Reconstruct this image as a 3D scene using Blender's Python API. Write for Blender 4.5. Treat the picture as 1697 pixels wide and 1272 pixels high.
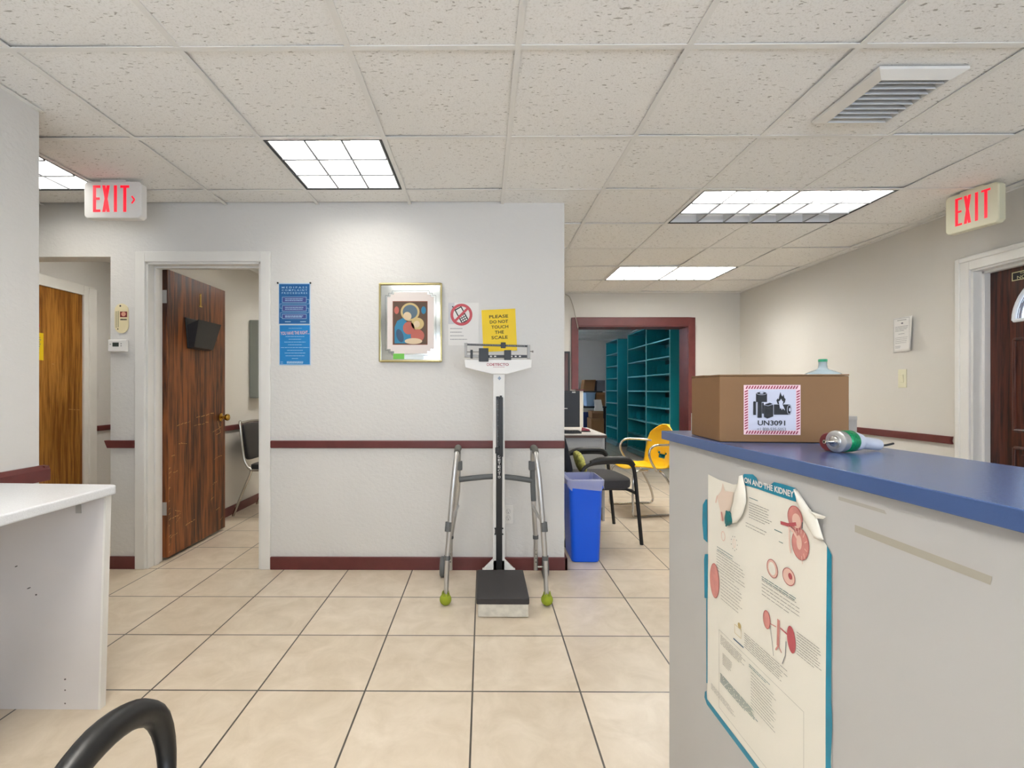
import bpy, bmesh, math, random
from mathutils import Vector, Matrix, noise
random.seed(7)
PI = math.pi
for o in list(bpy.data.objects): bpy.data.objects.remove(o)
C = bpy.context.scene.collection
SC = bpy.context.scene

# ------------------------------------------------------------------ camera
F, CX, CY, TH, CH = 789.0, 795.7, 645.0, 0.0067, 1.187
cd = bpy.data.cameras.new('camera'); cam = bpy.data.objects.new('camera', cd); C.objects.link(cam)
cam.location = (0, 0, CH); cam.rotation_euler = (PI/2, 0, TH)
cd.sensor_fit = 'HORIZONTAL'; cd.sensor_width = 36; cd.lens = 36*F/1697
cd.shift_x = (848.5-CX)/1697; cd.shift_y = (CY-636)/1697
cd.clip_start = 0.05; cd.clip_end = 60
SC.camera = cam
# ------------------------------------------------------------------ world, exposure
w = bpy.data.worlds.new('world'); SC.world = w; w.use_nodes = True
w.node_tree.nodes['Background'].inputs[0].default_value = (0.66, 0.80, 1.0, 1)
w.node_tree.nodes['Background'].inputs[1].default_value = 2.6
SC.view_settings.view_transform = 'Standard'; SC.view_settings.look = 'None'
SC.view_settings.exposure = 0.92; SC.view_settings.gamma = 1.0; SC.view_settings.use_curve_mapping = False
LAMP = 16.0          # emission of the fluorescent tubes' diffusers
def added_fill(name, loc, rot, sx, sy, energy, col):      # area fill lamp added outside a made-up window
    l = bpy.data.lights.new(name, 'AREA'); l.shape = 'RECTANGLE'; l.size = sx; l.size_y = sy; l.energy = energy; l.color = col
    o = bpy.data.objects.new(name, l); C.objects.link(o); o.location = loc; o.rotation_euler = rot; return o
added_fill('added_fill_front', (1.0,-2.02,1.45), (PI/2,0,0), 4.0, 1.3, 14, (1,.98,.96))
added_fill('added_fill_storage', (-.66,8.9,2.05), (0,-PI/2,0), .6, 1.6, 62, (.72,.82,1))
# ------------------------------------------------------------------ helpers
S_, C_ = math.sin(TH), math.cos(TH)
def ray(px, py):
    u = (px-CX)/F; v = (CY-py)/F
    return Vector((-S_+u*C_, C_+u*S_, v))
def onY(px, py, Y): r = ray(px, py); return Vector((0,0,CH)) + r*(Y/r.y)
def onX(px, py, X): r = ray(px, py); return Vector((0,0,CH)) + r*(X/r.x)
def onZ(px, py, z): r = ray(px, py); return Vector((0,0,CH)) + r*((z-CH)/r.z)
def hexc(h):
    h = h.lstrip('#'); out = []
    for i in (0, 2, 4):
        c = int(h[i:i+2], 16)/255
        out.append(c/12.92 if c <= .04045 else ((c+.055)/1.055)**2.4)
    return tuple(out)+(1,)
def mat(name, col, rough=.5, metal=0, bump=0, bscale=60, var=0, vscale=6, emit=0, trans=0, coat=0, stretch=(1,1,1), alpha=1, spec=.5, detail=3):
    m = bpy.data.materials.new(name); m.use_nodes = True
    nt = m.node_tree; b = nt.nodes['Principled BSDF']; c = hexc(col)
    b.inputs['Base Color'].default_value = c; b.inputs['Roughness'].default_value = rough
    b.inputs['Metallic'].default_value = metal; b.inputs['Specular IOR Level'].default_value = spec
    b.inputs['Coat Weight'].default_value = coat; b.inputs['Transmission Weight'].default_value = trans
    b.inputs['Alpha'].default_value = alpha
    if emit:
        b.inputs['Emission Color'].default_value = c; b.inputs['Emission Strength'].default_value = emit
    if bump or var:
        tc = nt.nodes.new('ShaderNodeTexCoord'); mp = nt.nodes.new('ShaderNodeMapping')
        mp.inputs['Scale'].default_value = stretch; nt.links.new(tc.outputs['Object'], mp.inputs[0])
    if bump:
        n = nt.nodes.new('ShaderNodeTexNoise'); n.inputs['Scale'].default_value = bscale; n.inputs['Detail'].default_value = detail
        bp = nt.nodes.new('ShaderNodeBump'); bp.inputs['Strength'].default_value = bump; bp.inputs['Distance'].default_value = .004
        nt.links.new(mp.outputs[0], n.inputs[0]); nt.links.new(n.outputs[0], bp.inputs['Height']); nt.links.new(bp.outputs[0], b.inputs['Normal'])
    if var:
        n = nt.nodes.new('ShaderNodeTexNoise'); n.inputs['Scale'].default_value = vscale; n.inputs['Detail'].default_value = 5
        r = nt.nodes.new('ShaderNodeValToRGB'); nt.links.new(mp.outputs[0], n.inputs[0]); nt.links.new(n.outputs[0], r.inputs[0])
        r.color_ramp.elements[0].position = .3; r.color_ramp.elements[1].position = .72
        r.color_ramp.elements[0].color = tuple(x*(1-var) for x in c[:3])+(1,)
        r.color_ramp.elements[1].color = tuple(min(1, x*(1+var*.5)) for x in c[:3])+(1,)
        nt.links.new(r.outputs[0], b.inputs['Base Color'])
    return m
def wood(name, dark, light, scale=1, rough=.35):
    m = bpy.data.materials.new(name); m.use_nodes = True; nt = m.node_tree; b = nt.nodes['Principled BSDF']
    tc = nt.nodes.new('ShaderNodeTexCoord'); mp = nt.nodes.new('ShaderNodeMapping'); mp.inputs['Scale'].default_value = (22*scale, 22*scale, 1.1*scale)
    n = nt.nodes.new('ShaderNodeTexNoise'); n.inputs['Scale'].default_value = 1.6; n.inputs['Detail'].default_value = 8; n.inputs['Distortion'].default_value = .9
    n2 = nt.nodes.new('ShaderNodeTexNoise'); n2.inputs['Scale'].default_value = 7; n2.inputs['Detail'].default_value = 4
    mx = nt.nodes.new('ShaderNodeMath'); mx.operation = 'MULTIPLY_ADD'; mx.inputs[1].default_value = .45
    mp3 = nt.nodes.new('ShaderNodeMapping'); mp3.inputs['Scale'].default_value = (2.2, 2.2, .7)
    n3 = nt.nodes.new('ShaderNodeTexNoise'); n3.inputs['Scale'].default_value = 1.3
    a3 = nt.nodes.new('ShaderNodeMath'); a3.operation = 'MULTIPLY_ADD'; a3.inputs[1].default_value = .5
    r = nt.nodes.new('ShaderNodeValToRGB'); r.color_ramp.elements[0].position = .72; r.color_ramp.elements[1].position = 1.22 if False else 1.0
    r.color_ramp.elements[0].color = hexc(dark); r.color_ramp.elements[1].color = hexc(light)
    nt.links.new(tc.outputs['Object'], mp.inputs[0]); nt.links.new(tc.outputs['Object'], mp3.inputs[0])
    nt.links.new(mp.outputs[0], n.inputs[0]); nt.links.new(mp.outputs[0], n2.inputs[0]); nt.links.new(mp3.outputs[0], n3.inputs[0])
    nt.links.new(n2.outputs[0], mx.inputs[0]); nt.links.new(n.outputs[0], mx.inputs[2])
    nt.links.new(n3.outputs[0], a3.inputs[0]); nt.links.new(mx.outputs[0], a3.inputs[2])
    s = nt.nodes.new('ShaderNodeMath'); s.operation = 'SUBTRACT'; s.inputs[1].default_value = .12
    nt.links.new(a3.outputs[0], s.inputs[0]); nt.links.new(s.outputs[0], r.inputs[0]); nt.links.new(r.outputs[0], b.inputs['Base Color'])
    b.inputs['Roughness'].default_value = rough
    return m

class MB:
    """collects shapes; build() links them as ONE mesh object"""
    def __init__(s): s.v = []; s.f = []; s.m = []; s.s = []
    def add(s, vs, fs, m=0, smooth=False):
        b = len(s.v); s.v += [Vector(p) for p in vs]
        for f in fs: s.f.append([b+i for i in f]); s.m.append(m); s.s.append(smooth)
        return s
    def box(s, a, b, m=0):
        x0, y0, z0 = a; x1, y1, z1 = b
        if x0 > x1: x0, x1 = x1, x0
        if y0 > y1: y0, y1 = y1, y0
        if z0 > z1: z0, z1 = z1, z0
        vs = [(x0,y0,z0),(x1,y0,z0),(x1,y1,z0),(x0,y1,z0),(x0,y0,z1),(x1,y0,z1),(x1,y1,z1),(x0,y1,z1)]
        return s.hexa(vs, m)
    def hexa(s, vs, m=0):
        return s.add(vs, [(0,3,2,1),(4,5,6,7),(0,1,5,4),(1,2,6,5),(2,3,7,6),(3,0,4,7)], m)
    def prism(s, poly, d, m=0, smooth=False):
        n = len(poly); d = Vector(d); P = [Vector(p) for p in poly]
        vs = P + [p+d for p in P]
        fs = [list(range(n))[::-1], list(range(n, 2*n))]
        s.add(vs, fs, m); s.add(vs, [(i, (i+1) % n, n+(i+1) % n, n+i) for i in range(n)], m, smooth)
        return s
    def tube(s, pts, r, n=10, m=0, closed=False, smooth=3, caps=True):
        P = [Vector(p) for p in pts]
        R = list(r) if isinstance(r, (list, tuple)) else [r]*len(P)
        if smooth and len(P) > 2:
            Q, RR = [], []; N = len(P)
            for i in range(N if closed else N-1):
                g = (lambda k: P[k % N]) if closed else (lambda k: P[max(0, min(N-1, k))])
                a, b, c, d = g(i-1), g(i), g(i+1), g(i+2)
                for k in range(smooth):
                    t = k/smooth
                    Q.append(.5*((2*b)+(c-a)*t+(2*a-5*b+4*c-d)*t*t+(3*b-a-3*c+d)*t**3)); RR.append(R[i]*(1-t)+R[(i+1) % N]*t)
            if not closed: Q.append(P[-1]); RR.append(R[-1])
            P, R = Q, RR
        N = len(P); vs = []; up = None
        for i in range(N):
            if closed: t = (P[(i+1) % N]-P[i-1]).normalized()
            else: t = (P[min(i+1, N-1)]-P[max(i-1, 0)]).normalized()
            if up is None:
                up = Vector((0,0,1)) if abs(t.z) < .9 else Vector((1,0,0))
            a = (up - t*up.dot(t)); a = a.normalized() if a.length > 1e-6 else t.orthogonal().normalized()
            up = a; b = t.cross(a)
            for k in range(n): vs.append(P[i]+(a*math.cos(2*PI*k/n)+b*math.sin(2*PI*k/n))*R[i])
        fs = []
        for i in range(N if closed else N-1):
            j = (i+1) % N
            for k in range(n): fs.append((i*n+k, i*n+(k+1) % n, j*n+(k+1) % n, j*n+k))
        s.add(vs, fs, m, True)
        if caps and not closed: s.add(vs[:n], [list(range(n))], m); s.add(vs[-n:], [list(range(n))], m)
        return s
    def lathe(s, prof, c, axis=(0,0,1), n=24, m=0):
        t = Vector(axis).normalized(); a = t.orthogonal().normalized(); b = t.cross(a); c = Vector(c); vs = []
        for r, z in prof:
            for k in range(n): vs.append(c+t*z+(a*math.cos(2*PI*k/n)+b*math.sin(2*PI*k/n))*max(r, 1e-5))
        fs = [(i*n+k, i*n+(k+1) % n, (i+1)*n+(k+1) % n, (i+1)*n+k) for i in range(len(prof)-1) for k in range(n)]
        return s.add(vs, fs, m, True)
    def pad(s, c, h, e=.35, R=None, m=0, nu=24, nv=12):
        """rounded cushion shape"""
        sg = lambda x, p: math.copysign(abs(x)**p, x); vs = []; c = Vector(c)
        for i in range(nv+1):
            v = -PI/2+PI*i/nv
            for k in range(nu):
                u = 2*PI*k/nu
                p = Vector((h[0]*sg(math.cos(v), e)*sg(math.cos(u), e), h[1]*sg(math.cos(v), e)*sg(math.sin(u), e), h[2]*sg(math.sin(v), e)))
                vs.append(c+(R @ p if R else p))
        fs = [(i*nu+k, i*nu+(k+1) % nu, (i+1)*nu+(k+1) % nu, (i+1)*nu+k) for i in range(nv) for k in range(nu)]
        return s.add(vs, fs, m, True)
    def grid(s, fn, nu, nv, m=0, smooth=True):
        vs = [fn(i/nu, j/nv) for j in range(nv+1) for i in range(nu+1)]
        fs = [(j*(nu+1)+i, j*(nu+1)+i+1, (j+1)*(nu+1)+i+1, (j+1)*(nu+1)+i) for j in range(nv) for i in range(nu)]
        return s.add(vs, fs, m, smooth)
    def build(s, name, mats, parent=None, bevel=0, seg=2, solid=0, doubles=True):
        off = Vector((0,0,0)); p = parent
        while p: off += p.location; p = p.parent
        me = bpy.data.meshes.new(name); me.from_pydata([v-off for v in s.v], [], s.f)
        if not isinstance(mats, (list, tuple)): mats = [mats]
        for m in mats: me.materials.append(m)
        me.polygons.foreach_set('material_index', s.m); me.polygons.foreach_set('use_smooth', s.s)
        bm = bmesh.new(); bm.from_mesh(me)
        if doubles: bmesh.ops.remove_doubles(bm, verts=bm.verts, dist=1e-5)
        if not solid and doubles: bmesh.ops.recalc_face_normals(bm, faces=bm.faces)
        for e in bm.edges:
            if len(e.link_faces) == 2 and e.calc_face_angle(0) > .75: e.smooth = False
        bm.to_mesh(me); bm.free(); me.update()
        o = bpy.data.objects.new(name, me); C.objects.link(o)
        if parent: o.parent = parent
        if solid: md = o.modifiers.new('thick', 'SOLIDIFY'); md.thickness = solid; md.offset = 0
        if bevel: md = o.modifiers.new('bevel', 'BEVEL'); md.width = bevel; md.segments = seg; md.limit_method = 'ANGLE'; md.angle_limit = .7
        return o
def thing(name, label, cat, loc=(0,0,0), group=None):
    o = bpy.data.objects.new(name, None); C.objects.link(o); o.location = loc; o.empty_display_size = .1
    return tag(o, label, cat, group)
def tag(o, label, cat, group=None):
    o['label'] = label; o['category'] = cat
    if group: o['group'] = group
    return o
def struct(o): o['kind'] = 'structure'; return o
def copy_tree(o, parent=None):
    c = o.copy(); C.objects.link(c)
    if parent: c.parent = parent
    for ch in o.children: copy_tree(ch, c)
    return c

_tc = {}
def glyphs(txt, bold=0):
    if (txt, bold) in _tc: return _tc[(txt, bold)]
    cu = bpy.data.curves.new('t', 'FONT'); cu.body = txt; cu.resolution_u = 3; cu.offset = bold; cu.align_x = 'LEFT'
    ob = bpy.data.objects.new('t', cu); C.objects.link(ob); bpy.context.view_layer.update()
    me = ob.evaluated_get(bpy.context.evaluated_depsgraph_get()).to_mesh()
    vs = [(v.co.x, v.co.y) for v in me.vertices]; fs = [tuple(p.vertices) for p in me.polygons]
    ob.evaluated_get(bpy.context.evaluated_depsgraph_get()).to_mesh_clear()
    bpy.data.objects.remove(ob); bpy.data.curves.remove(cu)
    x0 = min(v[0] for v in vs); x1 = max(v[0] for v in vs); y0 = min(v[1] for v in vs); y1 = max(v[1] for v in vs)
    r = ([((x-x0)/max(x1-x0, 1e-6)-.5, (y-y0)/max(y1-y0, 1e-6)-.5) for x, y in vs], fs)
    _tc[(txt, bold)] = r; return r
class Flat:
    """print on a flat thing: u to the right, v up, layers stand a hair proud of one another"""
    def __init__(s, o, R=(1,0,0), U=(0,0,1)):
        s.o = Vector(o); s.R = Vector(R).normalized(); s.U = Vector(U).normalized(); s.N = s.R.cross(s.U); s.b = MB(); s.step = .0004
    def P(s, u, v, L): return s.o+s.R*u+s.U*v+s.N*(L*s.step)
    def poly(s, pts, m=0, L=1): s.b.add([s.P(u, v, L) for u, v in pts], [list(range(len(pts)))], m); return s
    def rect(s, u0, v0, u1, v1, m=0, L=1): return s.poly([(u0,v0),(u1,v0),(u1,v1),(u0,v1)], m, L)
    def box(s, u0, v0, u1, v1, t, m=0, L=0):
        s.b.prism([s.P(u0,v0,L), s.P(u1,v0,L), s.P(u1,v1,L), s.P(u0,v1,L)], s.N*t, m); return s
    def ell(s, cu, cv, a, b, m=0, L=1, rot=0, n=28, a0=0, a1=2*PI):
        c, q = math.cos(rot), math.sin(rot)
        return s.poly([(cu+a*math.cos(t)*c-b*math.sin(t)*q, cv+a*math.cos(t)*q+b*math.sin(t)*c) for t in [a0+(a1-a0)*k/n for k in range(n)]], m, L)
    def ring(s, cu, cv, a, b, w, m=0, L=1, rot=0, n=32):
        c, q = math.cos(rot), math.sin(rot); e = lambda A, B, t: s.P(cu+A*math.cos(t)*c-B*math.sin(t)*q, cv+A*math.cos(t)*q+B*math.sin(t)*c, L)
        vs = [e(a, b, 2*PI*k/n) for k in range(n)]+[e(a-w, b-w, 2*PI*k/n) for k in range(n)]
        s.b.add(vs, [(k, (k+1) % n, n+(k+1) % n, n+k) for k in range(n)], m); return s
    def line(s, p, q, w, m=0, L=1):
        d = Vector((q[0]-p[0], q[1]-p[1])); n = Vector((-d.y, d.x)).normalized()*w/2
        return s.poly([(p[0]-n.x,p[1]-n.y),(q[0]-n.x,q[1]-n.y),(q[0]+n.x,q[1]+n.y),(p[0]+n.x,p[1]+n.y)], m, L)
    def path(s, pts, w, m=0, L=1):
        for a, b in zip(pts, pts[1:]): s.line(a, b, w, m, L)
        return s
    def frame(s, u0, v0, u1, v1, w, m=0, L=1):
        return s.rect(u0,v0,u1,v0+w,m,L).rect(u0,v1-w,u1,v1,m,L).rect(u0,v0+w,u0+w,v1-w,m,L).rect(u1-w,v0+w,u1,v1-w,m,L)
    def text(s, txt, cu, cv, w, h, m=0, L=2, rot=0, bold=0.0, slant=0):
        vs, fs = glyphs(txt, bold); c, q = math.cos(rot), math.sin(rot); out = []
        for x, y in vs:
            x = (x+y*slant)*w if slant else x*w; y *= h; out.append(s.P(cu+x*c-y*q, cv+x*q+y*c, L))
        s.b.add(out, fs, m); return s
    def lines(s, u0, v0, u1, v1, n, w, m=0, L=1, ragged=.2):
        for k in range(n):
            v = v1-(v1-v0)*(k+.5)/n; u = u0; end = u1-(u1-u0)*ragged*random.random()*(1 if k < n-1 else 2)
            while u < end:
                l = (u1-u0)*random.uniform(.06, .18); s.rect(u, v-w/2, min(u+l, end), v+w/2, m, L); u += l+(u1-u0)*.015
        return s
    def build(s, name, mats, parent=None): return s.b.build(name, mats, parent, doubles=False)

# ------------------------------------------------------------------ materials
M = {}
M['wall'] = mat('wall_paint', '#d9d7d3', .55, bump=.55, bscale=45, stretch=(1,1,1.3))
M['wall_plain'] = mat('wall_paint_warm', '#d2cec6', .6, bump=.12, bscale=60)
M['white'] = mat('white_gloss_paint', '#e4e2dd', .35, var=.04, vscale=5)
M['maroon'] = mat('maroon_paint', '#66302e', .35, bump=.15, bscale=30, var=.15, vscale=12)
M['laminate'] = mat('white_laminate', '#b9b8b6', .45, var=.03, vscale=4)
M['dirty'] = mat('scuffed_white_laminate', '#dbd7d6', .5, var=.06, vscale=2.5)
M['speck'] = mat('speckled_laminate', '#e3e4e6', .35, var=.1, vscale=260)
M['blue_top'] = mat('blue_laminate', '#445c8c', .23, bump=.05, bscale=200)
M['black'] = mat('black_plastic', '#161616', .4)
M['black_fab'] = mat('charcoal_fabric', '#3c3b3d', .85, bump=.4, bscale=400, var=.2, vscale=300)
M['vinyl'] = mat('black_vinyl', '#222224', .35)
M['chrome'] = mat('chrome', '#c9c6c0', .16, metal=1)
M['alu'] = mat('brushed_aluminium', '#c4c3c1', .34, metal=.85)
M['grey'] = mat('grey_plastic', '#5f6263', .5)
M['brass'] = mat('brass', '#c39a45', .22, metal=1)
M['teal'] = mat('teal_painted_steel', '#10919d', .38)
M['teal_back_shaded'] = mat('teal_back_steel_shaded', '#0a4a52', .5)  # shade inside the compartments is put into this darker back colour
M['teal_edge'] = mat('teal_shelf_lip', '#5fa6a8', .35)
M['card'] = mat('corrugated_cardboard', '#7d5c3b', .8, bump=.1, bscale=80, var=.05, vscale=3)
M['card2'] = mat('brown_cardboard', '#8d6640', .8, var=.1, vscale=5)
M['bin'] = mat('blue_bin_plastic', '#0560ee', .35)
M['yellow'] = mat('yellow_plastic', '#f2bf12', .35)
M['cream'] = mat('cream_plastic', '#ddd9bd', .45)
M['lamp'] = mat('lit_diffuser', '#fffaf1', .5, emit=LAMP)
M['lamp_weak'] = mat('dimmed_lit_diffuser', '#fffaf1', .5, emit=LAMP*.34)  # emission lowered to soften the hotspot on the wall
M['reflector'] = mat('white_reflector', '#eceef0', .3)
M['louvre'] = mat('satin_louvre', '#dfe2e6', .4)
M['louvre_edge'] = mat('louvre_edge', '#8b8e92', .5)
M['dark'] = mat('dark_recess', '#17181a', .7)
M['paper'] = mat('paper', '#e6e4e0', .7)
M['ink'] = mat('black_ink', '#1a1a1c', .7)
M['ink_grey'] = mat('grey_ink', '#77777c', .8)
M['red'] = mat('red_ink', '#c9102c', .5)
M['exit_red'] = mat('lit_exit_letters', '#ea0828', .4, emit=.5)
M['glass'] = mat('clear_glass', '#ffffff', .03, trans=1)
M['oak'] = wood('walnut_door', '#34170a', '#8d5026')
M['oak2'] = wood('oak_door', '#7a4816', '#b07a36')
M['maho'] = wood('mahogany_door', '#1c0a08', '#55281a', rough=.3)

def floor_material():
    m = bpy.data.materials.new('cream_floor_tile'); m.use_nodes = True; nt = m.node_tree; b = nt.nodes['Principled BSDF']
    tc = nt.nodes.new('ShaderNodeTexCoord'); mp = nt.nodes.new('ShaderNodeMapping')
    T = .4235; mp.inputs['Location'].default_value = (.0427+10*T, -3.143+20*T, 0)
    br = nt.nodes.new('ShaderNodeTexBrick'); br.offset = 0; br.squash = 1; br.inputs['Scale'].default_value = 1
    br.inputs['Mortar Size'].default_value = .0036; br.inputs['Mortar Smooth'].default_value = .1; br.inputs['Bias'].default_value = 0
    br.inputs['Brick Width'].default_value = T; br.inputs['Row Height'].default_value = T
    br.inputs['Color1'].default_value = hexc('#e2d5c3'); br.inputs['Color2'].default_value = hexc('#dbcdb9'); br.inputs['Mortar'].default_value = hexc('#57524b')
    n = nt.nodes.new('ShaderNodeTexNoise'); n.inputs['Scale'].default_value = 7; n.inputs['Detail'].default_value = 9; n.inputs['Roughness'].default_value = .65; n.inputs['Distortion'].default_value = .6
    r = nt.nodes.new('ShaderNodeValToRGB'); r.color_ramp.elements[0].position = .3; r.color_ramp.elements[1].position = .75
    r.color_ramp.elements[0].color = (.80,.77,.72,1); r.color_ramp.elements[1].color = (1.0,1.0,1.0,1)
    mx = nt.nodes.new('ShaderNodeMix'); mx.data_type = 'RGBA'; mx.blend_type = 'MULTIPLY'; mx.inputs[0].default_value = 1
    nt.links.new(tc.outputs['Object'], mp.inputs[0]); nt.links.new(mp.outputs[0], br.inputs[0]); nt.links.new(tc.outputs['Object'], n.inputs[0])
    nt.links.new(n.outputs[0], r.inputs[0]); nt.links.new(br.outputs[0], mx.inputs[6]); nt.links.new(r.outputs[0], mx.inputs[7]); nt.links.new(mx.outputs[2], b.inputs['Base Color'])
    bp = nt.nodes.new('ShaderNodeBump'); bp.inputs['Strength'].default_value = .5; bp.inputs['Distance'].default_value = .003; bp.invert = True
    nt.links.new(br.outputs[1], bp.inputs['Height']); nt.links.new(bp.outputs[0], b.inputs['Normal'])
    b.inputs['Roughness'].default_value = .3
    return m
def ceiling_material():
    m = bpy.data.materials.new('fissured_ceiling_tile'); m.use_nodes = True; nt = m.node_tree; b = nt.nodes['Principled BSDF']
    tc = nt.nodes.new('ShaderNodeTexCoord'); mp = nt.nodes.new('ShaderNodeMapping'); mp.inputs['Scale'].default_value = (38, 120, 38)
    n = nt.nodes.new('ShaderNodeTexNoise'); n.inputs['Scale'].default_value = 1; n.inputs['Detail'].default_value = 2.5; n.inputs['Distortion'].default_value = .4
    r = nt.nodes.new('ShaderNodeValToRGB'); r.color_ramp.elements[0].position = .31; r.color_ramp.elements[1].position = .36
    r.color_ramp.elements[0].color = hexc('#b4b0a9'); r.color_ramp.elements[1].color = hexc('#f3f2ef')
    n2 = nt.nodes.new('ShaderNodeTexNoise'); n2.inputs['Scale'].default_value = 170; n2.inputs['Detail'].default_value = 2
    r2 = nt.nodes.new('ShaderNodeValToRGB'); r2.color_ramp.elements[0].position = .3; r2.color_ramp.elements[1].position = .5
    r2.color_ramp.elements[0].color = (.88,.875,.86,1); r2.color_ramp.elements[1].color = (1,1,1,1)
    mx = nt.nodes.new('ShaderNodeMix'); mx.data_type = 'RGBA'; mx.blend_type = 'MULTIPLY'; mx.inputs[0].default_value = 1
    nt.links.new(tc.outputs['Object'], mp.inputs[0]); nt.links.new(mp.outputs[0], n.inputs[0]); nt.links.new(tc.outputs['Object'], n2.inputs[0])
    nt.links.new(n.outputs[0], r.inputs[0]); nt.links.new(n2.outputs[0], r2.inputs[0]); nt.links.new(r.outputs[0], mx.inputs[6]); nt.links.new(r2.outputs[0], mx.inputs[7])
    nt.links.new(mx.outputs[2], b.inputs['Base Color']); b.inputs['Roughness'].default_value = .95; b.inputs['Specular IOR Level'].default_value = .1
    bp = nt.nodes.new('ShaderNodeBump'); bp.inputs['Strength'].default_value = .5; bp.inputs['Distance'].default_value = .003
    nt.links.new(r.outputs[0], bp.inputs['Height']); nt.links.new(bp.outputs[0], b.inputs['Normal'])
    return m
M['floor'] = floor_material(); M['ceil'] = ceiling_material()
M['grid'] = mat('ceiling_grid_paint', '#e9e8e4', .5)

# ================================================================== STRUCTURE
CZ = 2.41; TOPZ = 2.56
YB = 3.143; YW2 = 3.27         # wall facing the camera: front, back
XH = -3.60                      # hall wall
XR = 3.25                       # right wall
YF = 6.05; YF2 = 6.31; YE = 11.9
struct(MB().box((-3.75,-1.9,-.06), (5.2,12.1,0)).build('floor', M['floor']))
# wall facing camera
b = MB()
b.box((-2.474,YB,0), (-2.235,YW2,TOPZ)); b.box((-2.235,YB,2.03), (-1.47,YW2,TOPZ)); b.box((-1.47,YB,0), (.534,YW2,TOPZ))
b.box((XH,YB,2.067), (-2.474,YW2,TOPZ))
struct(b.build('wall_back', M['wall']))
struct(MB().box((-2.08,-1.8,0), (-1.956,2.083,TOPZ)).build('wall_left', M['wall']))
struct(MB().box((XH-.12,-1.8,0), (XH,6.05,TOPZ)).build('wall_hall_left', M['wall']))
struct(MB().box((-2.52,YW2,0), (-2.40,6.05,TOPZ)).build('wall_room_left', M['wall_plain']))
struct(MB().box((-.2,YW2,0), (-.1,YF,TOPZ)).build('wall_office_left', M['wall_plain']))
b = MB(); b.box((XH-.12,-1.92,0), (-1.0,-1.8,TOPZ)); b.box((3.0,-1.92,0), (XR+.15,-1.8,TOPZ)); b.box((-1.0,-1.92,0), (3.0,-1.8,.8)); b.box((-1.0,-1.92,2.1), (3.0,-1.8,TOPZ))
struct(b.build('wall_front', M['wall_plain']))
b = MB()
for x in (-1.0,.97,2.94): b.box((x,-1.90,.8), (x+.06,-1.82,2.1))
b.box((-1.0,-1.90,.8), (3.0,-1.82,.86)); b.box((-1.0,-1.90,2.04), (3.0,-1.82,2.1))
struct(b.build('added_window_2', M['white']))  # unseen window behind the camera, added to let in fill light
# right wall with doorway
DY0, DY1, DZ = 2.28, 3.19, 1.98
b = MB(); b.box((XR,-1.8,0), (XR+.15,DY0,TOPZ)); b.box((XR,DY0,DZ), (XR+.15,DY1,TOPZ)); b.box((XR,DY1,0), (XR+.15,YF,TOPZ))
struct(b.build('wall_right', M['wall_plain']))
# far wall with cased opening
OX0, OX1, OZ = 1.19, 2.60, 1.99
b = MB(); b.box((-3.6,YF,0), (OX0,YF2,TOPZ)); b.box((OX0,YF,OZ), (OX1,YF2,TOPZ)); b.box((OX1,YF,0), (5.1,YF2,TOPZ))
b.box((OX0,YF-.012,0), (OX0+.075,YF2,1.187))
struct(b.build('wall_far', M['wall_plain']))
b = MB(); b.box((-.6,YF2,0), (-.5,8.0,TOPZ)); b.box((-.6,9.8,0), (-.5,YE,TOPZ)); b.box((-.6,8.0,0), (-.5,9.8,1.7)); b.box((-.6,8.0,2.35), (-.5,9.8,TOPZ))
struct(b.build('wall_storage_left', M['wall_plain']))
struct(MB().box((-.6,YE,0), (5.1,YE+.12,TOPZ)).build('wall_storage_end', M['wall_plain']))
struct(MB().box((5.1,YF2,0), (5.22,YE+.12,TOPZ)).build('wall_storage_right', M['wall_plain']))
# unseen storage room window, added to bring in fill light
wn = MB(); wn.box((-.6,8.0,1.7), (-.5,8.05,2.35)); wn.box((-.6,9.75,1.7), (-.5,9.8,2.35)); wn.box((-.6,8.05,1.7), (-.5,9.75,1.75)); wn.box((-.6,8.05,2.3), (-.5,9.75,2.35)); wn.box((-.58,8.87,1.75), (-.52,8.92,2.3))
wf = struct(wn.build('added_window_1', M['white'])); MB().box((-.555,8.05,1.75), (-.549,9.75,2.3)).build('pane', M['glass'], wf)

# ------------------------------------------------------------------ ceiling
T = .61
gx = [-1.095+T*k for k in range(-5, 9)]; gy = [2.314+T*k for k in range(-7, 17)]
def cell(i, j): return (gx[i], gy[j], gx[i+1], gy[j+1])
ix = lambda x: min(range(len(gx)), key=lambda i: abs(gx[i]-x)); iy = lambda y: min(range(len(gy)), key=lambda i: abs(gy[i]-y))
lights = [(-1.095, 2.314, 1), (-2.315-T, 2.314, 1), (1.343, 2.924, 2), (1.343, 4.754, 2),
          (-1.095, .484, 1), (-.486+T, -1.346, 1), (-1.095, -1.346, 1), (-1.705, 4.754, 1), (-3.535+T, 3.534, 1), (-.486, 3.534, 1), (-1.095, 1.094-2*T, 0)]  # this row: unseen troffers added to light the rooms
lights = [l for l in lights if l[2]]
holes = set()
for x, y, n in lights:
    for k in range(n): holes.add((ix(x)+k, iy(y)))
vent_cell = (ix(1.343), iy(1.704)); 
b = MB(); rnd = random.Random(3)
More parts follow.
